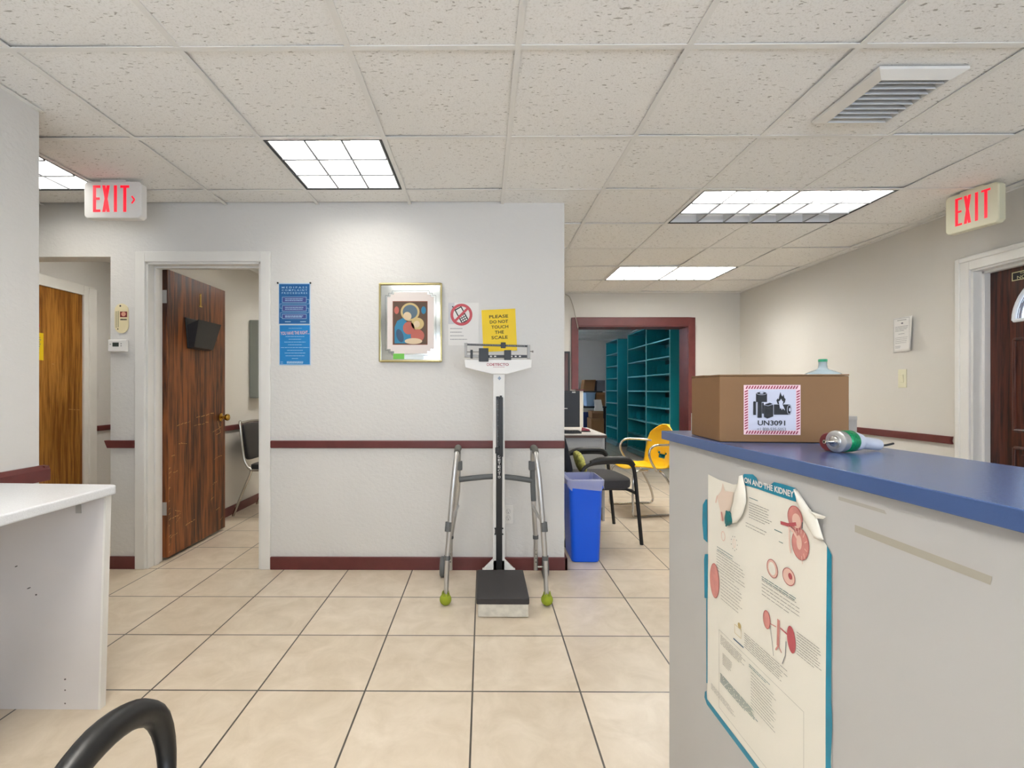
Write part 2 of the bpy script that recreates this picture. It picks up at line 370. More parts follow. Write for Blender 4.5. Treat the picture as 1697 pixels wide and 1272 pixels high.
for i in range(len(gx)-1):
    for j in range(len(gy)-1):
        if (i, j) in holes: continue
        x0, y0, x1, y1 = cell(i, j)
        x0 = max(x0, XH); x1 = min(x1, XR if y0 < YF-.1 else 5.1); y0 = max(y0, -1.8); y1 = min(y1, YE)
        if y0 < YF < y1: pass
        if x1-x0 < .02 or y1-y0 < .02: continue
        g = .003; z = [CZ+.003+(rnd.random()**3)*.010 for _ in range(4)]
        if abs(gy[j]-2.924) < .05 and gx[i] < .5: z = [CZ+.003, CZ+.003, CZ+.012, CZ+.012]
        if y0 < YB < y1 and x1 < .5: y1 = YB-.010; z = [CZ+.003, CZ+.003, CZ+.012, CZ+.012]
        q = [(x0+g,y0+g),(x1-g,y0+g),(x1-g,y1-g),(x0+g,y1-g)]
        b.hexa([(q[k][0], q[k][1], z[k]) for k in range(4)]+[(q[k][0], q[k][1], z[k]+.015) for k in range(4)])
ce = struct(b.build('ceiling', M['ceil']))
struct(MB().box((-3.75,-1.92,TOPZ), (5.22,12.1,TOPZ+.05)).build('ceiling_deck', M['dark']))
b = MB(); h = .0115
for x in gx:
    if x > XH: b.box((x-h,-1.8,CZ-.001), (x+h,(YE if x > -.5 else YF) if x < XR or True else YF,CZ+.002)) if x < XR else b.box((x-h,YF2,CZ-.001), (x+h,YE,CZ+.002))
for y in gy:
    if y > -1.8: b.box((XH if y < YF else -.5,y-h,CZ-.0012), (XR if y < YF else 5.1,y+h,CZ+.0018))
def angle(x0, y0, x1, y1): b.box((x0,y0,CZ-.002), (x1,y1,CZ+.001))
angle(XR-.022,-1.8,XR,YF); angle(XH,YF-.022,XR,YF); angle(-1.956,-1.8,-1.934,2.083); angle(XH,-1.8,XH+.022,YF)
b.build('ceiling_grid', M['grid'], ce)

# ------------------------------------------------------------------ baseboards, chair rails, casings
BH = .083
def bb(name, a, c, m=None):
    o = MB().box(a, c).build(name, m or M['maroon'], bevel=.003); return struct(o)
bb('baseboard_back', (-1.405,YB-.018,0), (.552,YB,BH)); bb('baseboard_pillar', (-2.474,YB-.014,0), (-2.30,YB,BH))
bb('baseboard_end', (.534,YB-.018,0), (.552,YW2,BH)); bb('baseboard_room', (-2.40,YW2,0), (-2.385,6.05,BH)); bb('baseboard_hall', (XH,4.38,0), (XH+.015,6.05,BH))
def rail(name, a, c): return struct(MB().box(a, c).build(name, M['maroon'], bevel=.006))
RZ0, RZ1 = .800, .850
rail('trim_1', (-1.405,YB-.018,RZ0), (.534,YB,RZ1)); rail('trim_3', (-2.40,YW2+.02,RZ0), (-2.38,6.05,RZ1)); rail('trim_4', (XH,4.40,RZ0), (XH+.02,6.05,RZ1))
struct(MB().prism([(-2.504,YB-.02,RZ1),(-2.30,YB-.02,RZ1),(-2.308,YB-.02,RZ1-.024),(-2.30,YB-.02,RZ0),(-2.484,YB-.02,RZ0)], (0,.04,0)).build('trim_2', M['maroon'], bevel=.003))
struct(MB().prism([(XR-.02,3.31,RZ0+.008),(XR-.02,4.14,RZ0+.008),(XR-.02,4.14,RZ1+.012),(XR-.02,3.31,RZ1+.012),(XR-.02,3.318,RZ0+.03)], (.02,0,0)).build('trim_5', M['maroon'], bevel=.003))
b = MB(); b.prism([(-1.956,-1.8,.78),(-1.925,-1.8,.785),(-1.925,-1.8,.835),(-1.945,-1.8,.852),(-1.956,-1.8,.852)], (0,3.905,0)); b.box((-2.08,2.083,.785), (-1.93,2.105,.85))
struct(b.build('trim_6', M['maroon']))

# hallway door in the hall wall
hd0, hd1 = 3.44, 4.235; hz = 2.03
b = MB(); b.box((XH,hd1,0), (XH+.03,hd1+.125,hz+.09)); b.box((XH,hd0-.1,0), (XH+.03,hd0,hz+.09)); b.box((XH,hd0,hz), (XH+.03,hd1,hz+.09)); b.box((XH,hd1+.045,0), (XH+.045,hd1+.125,hz+.075))
struct(b.build('trim_7', M['white'], bevel=.004))
d2 = struct(MB().box((XH-.005,hd0,.01), (XH+.012,hd1,hz)).build('door_2', M['oak2']))
M['scratch'] = mat('bare_wood_scratch', '#c39760', .7)
f = Flat((XH+.0122,hd1,0), (0,1,0)); 
for u, v, l in ((-.14,1.015,.045),(-.09,1.01,.02),(-.062,1.008,.035),(-.3,1.4,.02)): f.line((u,v),(u+l,v-.003), .004)
f.build('scratches', M['scratch'], d2)
p0 = onX(72, 552, XH+.014); p1 = onX(60, 596, XH+.014)
f = Flat((XH+.0135, p0.y, 0), (0,1,0)); f.box(-.18, p1.z, 0, p0.z, .001)
yn = f.build('door_notice', mat('yellow_card', '#e3c31c', .5)); tag(yn, 'yellow notice taped to the brown hallway door at far left', 'notice')
f = Flat((XH+.0150, p0.y, 0), (0,1,0)); f.lines(-.16, p1.z+.05, -.02, p0.z-.03, 8, .006); f.build('printed_lines', M['ink_grey'], yn)
q0 = onX(64, 533, XH+.014)
f = Flat((XH+.0135, q0.y, q0.z), (0,1,0)); f.ell(-.04,-.03,.05,.04)
tag(f.build('door_sticker', mat('red_sticker', '#b5332c', .5)), 'round red sticker above the yellow notice on hallway door', 'sticker')

# exam room doorway
DX0, DX1, DT = -2.235, -1.47, 2.03
b = MB(); cw = .066
b.box((DX0-cw,YB-.018,0), (DX0,YB,DT+cw)); b.box((DX1,YB-.018,0), (DX1+cw,YB,DT+cw)); b.box((DX0,YB-.018,DT), (DX1,YB,DT+cw))
struct(b.build('trim_8', M['white'], bevel=.004))
b = MB(); b.box((DX0-.02,YB-.006,0), (DX0+.015,YW2+.01,DT)); b.box((DX1-.015,YB-.006,0), (DX1+.02,YW2+.01,DT)); b.box((DX0,YB-.006,DT-.015), (DX1,YW2+.01,DT+.02))
b.box((DX0+.015,YB+.05,0), (DX0+.027,YB+.09,DT-.015)); b.box((DX0+.015,YB+.05,DT-.027), (DX1-.015,YB+.09,DT-.015))
struct(b.build('trim_9', M['white'], bevel=.002))
LX = -2.188; L0, L1 = 3.285, 4.02
dr = struct(MB().box((LX-.04,L0,.022), (LX,L1,2.02)).build('door_1', M['oak'], bevel=.002))
for z in (.36, 1.83):
    hb = MB(); hb.box((LX-.046,L0-.003,z-.045), (LX-.006,L0,z+.045)); hb.tube([(LX-.05,L0-.004,z-.045),(LX-.05,L0-.004,z+.045)], .007, 8, smooth=0); hb.box((LX-.09,L0-.04,z-.045), (LX-.05,L0-.008,z+.045)); hb.build('hinge', M['alu'], dr)
kz, ky = .955, L1-.065
kb = MB(); kb.lathe([(0,0),(.032,0),(.034,.004),(.022,.010),(.012,.016),(.011,.03),(.020,.036),(.027,.046),(.029,.056),(.024,.066),(.010,.071),(0,.072)], (LX,ky,kz), (1,0,0), 20)
kb.build('door_knob', M['brass'], dr)
f = Flat((LX+.0004,3.67,1.875), (0,1,0)); f.box(-.008,-.045,.004,.05,.004).b.prism([(LX+.001,3.655,1.905),(LX+.001,3.664,1.925),(LX+.001,3.664,1.91)], (.003,0,0)); f.box(-.018,-.052,.014,-.043,.004)
f.build('door_number', mat('gold_paint','#d2a94e',.4), dr)
f = Flat((LX+.0003,L0,0), (0,1,0)); rr = random.Random(5)
for (u, v, l, s) in [(.05,.28,.1,.1),(.08,.33,.07,-.4),(.09,.24,.05,.5),(.03,.15,.08,.2),(.1,.93,.17,.12),(.3,.91,.2,.1),(.33,.97,.25,.12),(.12,.8,.1,-.1),(.55,.84,.13,.3),(.57,.62,.12,.15),(.52,.3,.05,.3),(.55,.42,.06,.2),(.6,.2,.05,.2),(.06,.6,.05,.1),(.04,.72,.04,0),(.2,.19,.12,.1),(.66,.1,.04,.5)]:
    n = 4
    for k in range(n):
        a = (u+l*k/n, v+l*s*k/n+rr.uniform(-.004,.004)); c = (u+l*(k+.75)/n, v+l*s*(k+.75)/n+rr.uniform(-.004,.004)); f.line(a, c, rr.uniform(.002,.006))
for k in range(14): z = rr.uniform(.05,1.0); f.line((.012,z),(.02+rr.random()*.02,z+.01), .004)
f.line((.62,.93),(.665,.83),.005).line((.665,.83),(.60,.815),.004)
f.build('scratches', M['scratch'], dr)
# chart holder on the exam room door
ch = thing('chart_holder', 'black plastic chart holder mounted on the open brown exam room door', 'chart holder', (LX,3.6,1.6))
y0, y1 = 3.47, 3.79
b = MB(); b.add([(LX+.001,y0,1.715),(LX+.001,y1,1.715),(LX+.001,y1-.03,1.49),(LX+.001,y0+.03,1.49),(LX+.012,y0,1.715),(LX+.012,y1,1.715),(LX+.012,y1-.03,1.49),(LX+.012,y0+.03,1.49)], [(0,3,2,1),(4,5,6,7),(0,1,5,4),(1,2,6,5),(2,3,7,6),(3,0,4,7)])
b.build('back_plate', M['black'], ch, bevel=.003)
b = MB(); tray = [(LX+.012,y0+.01,1.66),(LX+.10,y0+.01,1.70),(LX+.05,y0+.035,1.50),(LX+.012,y0+.035,1.49)]; t2 = [(x, (y1-.01) if i < 2 else y1-.035, z) for i, (x, y, z) in enumerate(tray)]
b.prism(tray, (0,.006,0)); b.prism(t2, (0,-.006,0)); b.add([tray[1],t2[1],t2[2],tray[2],(tray[1][0]-.006,)+tray[1][1:],(t2[1][0]-.006,)+t2[1][1:],(t2[2][0]-.006,)+t2[2][1:],(tray[2][0]-.006,)+tray[2][1:]], [(0,1,2,3),(4,7,6,5),(0,4,5,1),(1,5,6,2),(2,6,7,3),(3,7,4,0)])
b.add([tray[2],t2[2],t2[3],tray[3]], [(0,1,2,3)])
b.build('front_tray', M['vinyl'], ch)

# exterior door in the right wall
b = MB(); cs = .088
b.box((XR-.02,DY1,0), (XR,DY1+cs,DZ+cs)); b.box((XR-.02,DY0-cs,0), (XR,DY0,DZ+cs)); b.box((XR-.02,DY0,DZ), (XR,DY1,DZ+cs))
b.box((XR-.028,DY1+cs-.03,0), (XR,DY1+cs,DZ+cs)); b.box((XR-.028,DY0,DZ+cs-.03), (XR,DY1+cs-.03,DZ+cs))
struct(b.build('trim_10', M['white'], bevel=.004))
b = MB(); b.box((XR-.004,DY1-.012,0), (XR+.15,DY1+.01,DZ)); b.box((XR-.004,DY0-.01,0), (XR+.15,DY0+.012,DZ)); b.box((XR-.004,DY0,DZ-.012), (XR+.15,DY1,DZ+.01))
b.box((XR+.055,DY1-.028,0), (XR+.095,DY1-.012,DZ-.012)); b.box((XR+.055,DY0+.012,DZ-.028), (XR+.095,DY1-.012,DZ-.012))
struct(b.build('trim_11', M['white'], bevel=.002))
dx = XR+.095; dc = (DY0+DY1)/2; ya, yb = DY0+.014, DY1-.014
# slab with fan-shaped light cut out
fr, fz = .285, 1.62
d3 = MB(); fan = [(dc+fr*math.cos(PI*k/24), fz+fr*math.sin(PI*k/24)) for k in range(25)]
d3.box((dx,ya,.012), (dx+.045,yb,fz)); zt = DZ-.014
pts = fan
for k in range(24):
    (p, q), (r, s) = pts[k], pts[k+1]
    d3.hexa([(dx,p,q),(dx,r,s),(dx,r,zt),(dx,p,zt),(dx+.045,p,q),(dx+.045,r,s),(dx+.045,r,zt),(dx+.045,p,zt)])
d3.box((dx,dc+fr,fz), (dx+.045,yb,zt)); d3.box((dx,ya,fz), (dx+.045,dc-fr,zt))
door3 = struct(d3.build('door_3', M['maho']))
b = MB(); b.tube([(dx-.004,y,z) for y, z in fan], .012, 8, smooth=0); b.tube([(dx-.004,dc-fr,fz),(dx-.004,dc+fr,fz)], .012, 8, smooth=0)
for a in (45, 90, 135): b.tube([(dx+.01,dc+.08*math.cos(math.radians(a)),fz+.08*math.sin(math.radians(a))),(dx+.01,dc+fr*math.cos(math.radians(a)),fz+fr*math.sin(math.radians(a)))], .006, 6, smooth=0)
b.tube([(dx+.01,dc+.08*math.cos(PI*k/12),fz+.08*math.sin(PI*k/12)) for k in range(13)], .006, 6, smooth=0)
b.build('fanlight_frame', M['louvre'], door3)
MB().prism([(dx+.02,y,z) for y, z in fan], (.006,0,0)).build('pane', M['glass'], door3)
for (pa, pb) in ((DY0+.15,dc-.06),(dc+.06,DY1-.17)):
    for (za, zb) in ((.93,1.50),(.18,.82)):
        b = MB(); 
        for (e0, e1) in (((pa,za),(pb,za)),((pb,za),(pb,zb)),((pb,zb),(pa,zb)),((pa,zb),(pa,za))): b.tube([(dx,e0[0],e0[1]),(dx,e1[0],e1[1])], .011, 8, smooth=0)
        b.box((dx-.008,pa+.04,za+.04), (dx,pb-.04,zb-.04)); b.build('raised_panel', M['maho'], door3, bevel=.004)
b = MB(); b.lathe([(0,0),(.03,0),(.03,.01),(.012,.02),(.012,.04),(.028,.05),(.028,.07),(0,.08)], (dx,DY0+.08,.95), (-1,0,0), 18); b.build('door_knob', M['brass'], door3)
s0 = onX(1677.5, 459, dx-.002)
f = Flat((dx-.0015, s0.y, s0.z), (0,-1,0)); f.box(0,-.027,.26,.027,.002)
sg = f.build('door_sign', M['ink']); tag(sg, 'small black sign with brass border on the mahogany exterior door', 'sign')
f = Flat((dx-.004, s0.y, s0.z), (0,-1,0)); f.frame(0,-.027,.26,.027,.005); f.text('NOT', .065,-.010,.07,.02); f.text('THIS IS', .07,.013,.05,.010); f.build('lettering', mat('sign_brass', '#d8d2a0', .5), sg)

# cased opening of the storage room
b = MB(); cw = .085
b.box((OX0-cw+.01,YF-.03,1.187), (OX0+.01,YF,OZ+cw+.02)); b.box((OX1-.01,YF-.03,0), (OX1+cw-.01,YF,OZ+cw+.02)); b.box((OX0+.01,YF-.03,OZ), (OX1-.01,YF,OZ+cw+.02))
struct(b.build('trim_12', M['maroon'], bevel=.004))
b = MB(); b.box((OX1-.012,YF-.025,0), (OX1,YF2,OZ)); b.box((OX0,YF-.02,OZ-.012), (OX1,YF2,OZ)); b.box((OX0,YF-.025,1.187), (OX0+.012,YF2,OZ)); b.box((OX0-.02,YF-.03,1.17), (OX0+.09,YF+.1,1.187))
struct(b.build('trim_13', M['maroon']))

# ================================================================== CEILING FIXTURES
def troffer(x, y, n, label, rows_on=(0,1,2), weak=False):
    W, D = T*n, T; t = thing('ceiling_light', label, 'ceiling light', (x+W/2, y+D/2, CZ), 'recessed fluorescent ceiling lights')
    e = .014; x0, y0, x1, y1 = x+e, y+e, x+W-e, y+D-e; zt = CZ+.115
    b = MB()
    b.box((x0,y0,CZ+.002), (x0+.004,y1,zt)); b.box((x1-.004,y0,CZ+.002), (x1,y1,zt)); b.box((x0,y0,CZ+.002), (x1,y0+.004,zt)); b.box((x0,y1-.004,CZ+.002), (x1,y1,zt)); b.box((x0,y0,zt), (x1,y1,zt+.004))
    b.build('housing', M['reflector'], t)
    b = MB(); q = .009; z0, z1 = CZ-.001, CZ+.004
    b.box((x0,y0,z0), (x0+q,y1,z1)); b.box((x1-q,y0,z0), (x1,y1,z1)); b.box((x0+q,y0,z0), (x1-q,y0+q,z1)); b.box((x0+q,y1-q,z0), (x1-q,y1,z1))
    b.build('frame', M['black'], t)
    xi0, xi1, yi0, yi1 = x0+q+.006, x1-q-.006, y0+q+.006, y1-q-.006; nx = 3*n
    b = MB(); hb = .070
    for k in range(nx+1): xx = xi0+(xi1-xi0)*k/nx; b.hexa([(xx-.0015,yi0,CZ+.003),(xx+.0015,yi0,CZ+.003),(xx+.0015,yi1,CZ+.003),(xx-.0015,yi1,CZ+.003),(xx-.005,yi0,CZ+hb),(xx+.005,yi0,CZ+hb),(xx+.005,yi1,CZ+hb),(xx-.005,yi1,CZ+hb)])
    for k in range(4): yy = yi0+(yi1-yi0)*k/3; b.hexa([(xi0,yy-.0015,CZ+.003),(xi1,yy-.0015,CZ+.003),(xi1,yy+.0015,CZ+.003),(xi0,yy+.0015,CZ+.003),(xi0,yy-.005,CZ+hb),(xi1,yy-.005,CZ+hb),(xi1,yy+.005,CZ+hb),(xi0,yy+.005,CZ+hb)])
    for k in range(1, nx): xx = xi0+(xi1-xi0)*k/nx; b.box((xx-.005,yi0,CZ-.001), (xx+.005,yi1,CZ+.003), 1)
    for k in range(1, 3): yy = yi0+(yi1-yi0)*k/3; b.box((xi0,yy-.006,CZ-.004), (xi1,yy+.006,CZ+.0028), 1)
    b.build('louvre', [M['louvre'], M['louvre_edge']], t)
    for k in range(3):
        ya = yi0+(yi1-yi0)*k/3; yb_ = yi0+(yi1-yi0)*(k+1)/3
        b = MB(); b.box((xi0,ya+.004,CZ+.098), (xi1,yb_-.004,CZ+.104))
        b.build('diffuser', (M['lamp_weak'] if weak else M['lamp']) if k in rows_on else M['reflector'], t)
    return t
labs = ['square lit ceiling light above the framed picture wall', 'lit ceiling light partly hidden behind the left wall edge', 'wide ceiling light in front of the right exit sign with only one bright row',
        'wide lit ceiling light farthest away, near the maroon framed opening'] + ['unseen recessed ceiling light added for fill']*8
for k, (x, y, n) in enumerate(lights):
    t = troffer(x, y, n, labs[k], (0,) if k == 2 else (0,1,2), k in (0, 1))
    if k > 3: t['label'] = 'recessed ceiling light not seen in the photo'
# air vent
vx0, vx1, vy0, vy1 = 1.50, 1.84, 1.812, 2.185
vt = thing('air_vent', 'square white louvred air vent in the ceiling at upper right', 'air vent', ((vx0+vx1)/2,(vy0+vy1)/2,CZ))
b = MB(); z0 = CZ-.030; fw = .040
for (a0, a1, i0, i1) in (((vx0,vy0),(vx1,vy0),(vx1-fw,vy0+fw),(vx0+fw,vy0+fw)),((vx1,vy0),(vx1,vy1),(vx1-fw,vy1-fw),(vx1-fw,vy0+fw)),((vx1,vy1),(vx0,vy1),(vx0+fw,vy1-fw),(vx1-fw,vy1-fw)),((vx0,vy1),(vx0,vy0),(vx0+fw,vy0+fw),(vx0+fw,vy1-fw))):
    b.hexa([a0+(CZ-.010,), a1+(CZ-.010,), i0+(z0,), i1+(z0,), a0+(CZ+.001,), a1+(CZ+.001,), i0+(CZ-.002,), i1+(CZ-.002,)])
b.build('frame', M['white'], vt, bevel=.002)
MB().box((vx0+fw,vy0+fw,CZ-.0015), (vx1-fw,vy1-fw,CZ-.0005)).build('duct_opening', mat('grey_duct','#8a8d92',.6), vt)
for k in range(9):
    y = vy0+fw+.018+k*.034
    MB().hexa([(vx0+fw,y,z0+.001),(vx1-fw,y,z0+.001),(vx1-fw,y+.002,z0+.001),(vx0+fw,y+.002,z0+.001),(vx0+fw,y+.011,CZ-.003),(vx1-fw,y+.011,CZ-.003),(vx1-fw,y+.013,CZ-.003),(vx0+fw,y+.013,CZ-.003)]).build('slat', M['reflector'], vt)

# exit signs
def exit_sign(name, label, origin, R, W, H, D, arrow):
    R = Vector(R).normalized(); U = Vector((0,0,1)); N = R.cross(U); o = Vector(origin)
    t = thing('exit_sign', label, 'exit sign', tuple(o+R*W/2+U*H))
    P = lambda u, v, d: o+R*u+U*v-N*d
    body = MB(); c = .016
    body.prism([P(c,0,0),P(W-c,0,0),P(W,c,0),P(W,H-c,0),P(W-c,H,0),P(c,H,0),P(0,H-c,0),P(0,c,0)], -N*D)
    body.build('housing', M['signbody'] if arrow else M['cream'], t, bevel=.006, seg=3)
    cb = MB(); cb.prism([P(W*.28,H,D*.1),P(W*.72,H,D*.1),P(W*.72,H,D*.9),P(W*.28,H,D*.9)], U*(CZ-(o.z+H)+.001)); cb.build('canopy', M['white'] if arrow else M['cream'], t)
    f = Flat(o, R, U); f.step = .0008; x0, x1 = (.16, .80) if arrow else (.20, .86); lw = (x1-x0)*W/4; hgt = H*.72; cv = H*.53; st = .17*lw if False else lw*.34
    for k, l in enumerate('EXIT'):
        a = x0*W+lw*k*1.02; e = a+lw*.82; v0, v1 = cv-hgt/2, cv+hgt/2
        if l == 'E': f.rect(a,v0,a+st,v1).rect(a+st,v0,e,v0+st*.8).rect(a+st,v1-st*.8,e,v1).rect(a+st,cv-st*.4,e-st*.2,cv+st*.4)
        if l == 'X':
            f.poly([(a,v0),(a+st,v0),(e,v1),(e-st,v1)]); f.poly([(e-st,v0),(e,v0),(a+st,v1),(a,v1)], 0, 1.3)
        if l == 'I': cxx = (a+e)/2; f.rect(cxx-st/2,v0,cxx+st/2,v1)
        if l == 'T': cxx = (a+e)/2; a -= lw*.08; e += lw*.08; f.rect(cxx-st/2,v0,cxx+st/2,v1-st*.8).rect(a,v1-st*.8,e,v1)
    if arrow: f.path([(.835*W,.60*H),(.885*W,.50*H),(.835*W,.40*H)], .009)
    f.build('lettering', M['exit_red'], t)
    return t
M['signbody'] = mat('white_sign_plastic', '#eceae6', .4)
a = onY(139, 350, 2.76); e = onY(234, 350, 2.76)
ex1 = exit_sign('exit', 'white exit sign with arrow hanging above the left hallway', (a.x,2.76,CZ-.226), (1,0,0), e.x-a.x, .215, .05, True)
o1 = Vector((2.945,3.055,CZ-.245)); o2 = Vector((3.00,2.79,CZ-.245))
exit_sign('exit', 'cream exit sign on the ceiling beside the right wall', o1, (o2-o1), (o2-o1).length, .238, .055, False)

# ================================================================== THINGS ON THE WALLS
YS = YB-.0015
def wall_sheet(px0, py0, px1, py1, name, m, label, cat, t=.001, Y=YS, rot=0):
    a = onY(px0, py1, Y); c = onY(px1, py0, Y); W = c.x-a.x; H = c.z-a.z
    R = Vector((math.cos(rot),0,math.sin(rot))); U = Vector((-math.sin(rot),0,math.cos(rot)))
    f = Flat(a, R, U); f.box(0,0,W,H,t); o = f.build(name, m); tag(o, label, cat)
    g = Flat(a-Vector((0,t,0)), R, U)
    return o, g, W, H
M['pblue'] = mat('poster_blue', '#0f5c98', .4, var=.1, vscale=14); M['pblue2'] = mat('poster_bright_blue', '#0b7fc4', .4, var=.12, vscale=9)
M['plight'] = mat('poster_pale_blue', '#a9cbe6', .5); M['ppur'] = mat('poster_purple', '#3f4a8c', .5); M['ppink'] = mat('poster_pink', '#dcb9bd', .5)
o, f, W, H = wall_sheet(462, 469, 514.5, 537, 'notice_poster', M['plight'], 'upper blue poster of complaint procedures left of the framed picture', 'poster')
f.rect(.003,.003,W-.006,H-.006,0,1)
for k, s in enumerate(('MEDIPASS','COMPLAINT','PROCEDURES')): f.text(s.replace('', ' ').strip(), W*.5, H*(.895-.068*k), W*.80, H*.042, 1, 3, bold=.01)
for k, (v0, v1) in enumerate(((.535,.655),(.325,.45),(.14,.235))):
    f.rect(W*.13,H*v0,W*.86,H*v1,2,2).frame(W*.11,H*(v0-.01),W*.88,H*(v1+.01),.0022,1,3); f.lines(W*.2,H*(v0+.02),W*.8,H*(v1-.02),2,.004,1,3,.1)
f.path([(W*.88,H*.6),(W*.96,H*.6),(W*.96,H*.495),(W*.04,H*.495),(W*.04,H*.39),(W*.11,H*.39)], .0018, 1, 2).path([(W*.88,H*.39),(W*.95,H*.39),(W*.95,H*.28),(W*.05,H*.28),(W*.05,H*.17),(W*.11,H*.17)], .0018, 1, 2)
f.lines(W*.2,H*.045,W*.38,H*.075,1,.005,1,2,0).lines(W*.68,H*.045,W*.86,H*.075,1,.005,1,2,0)
f.build('printing', [M['pblue'], M['plight'], M['ppur']], o)
for px in (461, 515): q = onY(px, 469, YS); tb = MB(); tb.lathe([(0,.006),(.006,.004),(.006,.0),(.002,-.001)], (q.x,YB-.006,q.z), (0,-1,0), 10); tb.build('thumb_tack', M['ink'], o)
o, f, W, H = wall_sheet(463, 538, 515, 605, 'notice_poster', M['plight'], 'lower bright blue poster directly under the complaint procedures poster', 'poster')
f.rect(.003,.006,W-.006,H-.003,0,1)
f.text('YOU HAVE THE RIGHT...', W*.5, H*.80, W*.92, H*.085, 2, 3, rot=.035, bold=.02)
for k in range(9): l = (.30,.2,.34,.22,.45,.25,.33,.3,.1)[k]; f.lines(W*(.5-l),H*(.70-.068*k),W*(.5+l),H*(.72-.068*k),1,.0028,1,2,0)
f.lines(W*.24,H*.04,W*.76,H*.10,3,.004,1,2,0).lines(W*.04,H*.03,W*.12,H*.10,2,.003,1,2,0).lines(W*.3,H*.9,W*.72,H*.93,1,.002,1,2,0)
f.build('printing', [M['pblue2'], M['plight'], M['ppink']], o)

# framed devotional style print: mirror mat, stepped line border, generic colour study inside
a = onY(629, 599.5, YB); c = onY(733, 470, YB); W, H = c.x-a.x, c.z-a.z
pf = thing('framed_picture', 'brass framed picture with mirrored mat and small green label', 'framed picture', (a.x+W/2,YB,a.z))
b = MB(); t = .012; y0 = YB-.024
b.box((a.x,y0,a.z), (a.x+t,YB-.001,c.z)); b.box((c.x-t,y0,a.z), (c.x,YB-.001,c.z)); b.box((a.x+t,y0,a.z), (c.x-t,YB-.001,a.z+t)); b.box((a.x+t,y0,c.z-t), (c.x-t,YB-.001,c.z))
b.build('frame', mat('pale_brass', '#b3a676', .25, metal=.9), pf, bevel=.003)
MB().box((a.x+t,YB-.013,a.z+t), (c.x-t,YB-.003,c.z-t)).build('mirror_mat', mat('mirror', '#c3c6c4', .12, metal=.9), pf)
f = Flat((a.x,YB-.0135,a.z)); s = .022
def stepped(u0, v0, u1, v1, s):
    return [(u0+2*s,v0),(u1-2*s,v0),(u1-2*s,v0+.7*s),(u1-s,v0+.7*s),(u1-s,v0+1.4*s),(u1,v0+1.4*s),(u1,v1-1.4*s),(u1-s,v1-1.4*s),(u1-s,v1-.7*s),(u1-2*s,v1-.7*s),(u1-2*s,v1),
            (u0+2*s,v1),(u0+2*s,v1-.7*s),(u0+s,v1-.7*s),(u0+s,v1-1.4*s),(u0,v1-1.4*s),(u0,v0+1.4*s),(u0+s,v0+1.4*s),(u0+s,v0+.7*s),(u0+2*s,v0+.7*s)]
pg = stepped(W*.13,H*.105,W*.87,H*.885,s); f.poly(pg, 0, 1)
pl = stepped(W*.10,H*.085,W*.90,H*.905,s); f.path(pl+[pl[0]], .0018, 1, 1.5)
f.build('mat_board', [mat('cream_mat', '#e4d9d3', .7), M['grey']], pf)
f = Flat((a.x,YB-.0142,a.z)); u0, v0, u1, v1 = W*.225, H*.225, W*.76, H*.765; cu = lambda x: u0+(u1-u0)*x; cv = lambda y: v0+(v1-v0)*y
f.rect(u0-.004,v0-.004,u1+.004,v1+.004,0,1).rect(u0,v0,u1,v1,1,2)
w_ = (u1-u0); h_ = (v1-v0)
f.ell(cu(.5),cv(.76),w_*.28,w_*.27,2,3).ell(cu(.5),cv(.76),w_*.22,w_*.21,3,4)
f.poly([(cu(.04),cv(.02)),(cu(.62),cv(.02)),(cu(.55),cv(.4)),(cu(.3),cv(.62)),(cu(.12),cv(.55)),(cu(.04),cv(.4))],4,4)
f.ell(cu(.46),cv(.38),w_*.17,h_*.15,5,5).ell(cu(.72),cv(.48),w_*.19,w_*.18,2,5).ell(cu(.72),cv(.2),w_*.2,h_*.15,5,6).ell(cu(.6),cv(.07),w_*.26,h_*.07,6,7).ell(cu(.42),cv(.66),w_*.12,h_*.10,6,6,.5).ell(cu(.7),cv(.47),w_*.09,h_*.08,6,7)
f.ell(cu(.1),cv(.8),w_*.07,h_*.09,5,4).ell(cu(.9),cv(.8),w_*.07,h_*.09,4,4).ell(cu(.2),cv(.2),w_*.1,h_*.16,7,6,.3)
f.build('print', [mat('print_rust','#8c4a34',.6), mat('print_brown','#5b4636',.6), mat('print_gold','#cbb37c',.6), mat('print_slate','#5c6f7c',.6), mat('print_blue','#2f7fa3',.6), mat('print_rose','#bb6658',.6), mat('print_cream','#d9c3a2',.6), mat('print_navy','#3a5570',.6)], pf)
f = Flat((a.x,YB-.0146,a.z)); f.box(W*.225,H*.035,W*.40,H*.105,.001); f.build('green_label', mat('green_label', '#6fbf4b', .5), pf)
f = Flat((a.x,YB-.0146,a.z)); f.box(W*.40,H*.035,W*.70,H*.09,.0006); f.build('clear_tape', mat('tape', '#dfe6e6', .3), pf)

o, f, W, H = wall_sheet(743, 501.5, 793.5, 572, 'phone_notice', M['paper'], 'white sheet with red crossed-out cell phone symbol beside framed picture', 'notice', t=.0006)
f.rect(0,H*.5,W*.2,H,3,1)
cu, cvv, R_ = W*.43, H*.72, W*.36
f.ell(cu,cvv,R_*.95,R_*.95,4,2); f.ring(cu,cvv,R_,R_,.018,0,5)
rot = .5; cc, ss = math.cos(rot), math.sin(rot)
ph = lambda x, y: (cu+(x*cc-y*ss), cvv+(x*ss+y*cc)); q = .055
f.poly([ph(-.026,-.054),ph(.026,-.054),ph(.026,.050),ph(-.026,.050)],1,3).poly([ph(-.019,.004),ph(.019,.004),ph(.019,.043),ph(-.019,.043)],4,4)
for i in range(3):
    for j in range(3): x, y = -.014+.014*i, -.043+.015*j; f.poly([ph(x-.0052,y-.005),ph(x+.0052,y-.005),ph(x+.0052,y+.005),ph(x-.0052,y+.005)],4,4)
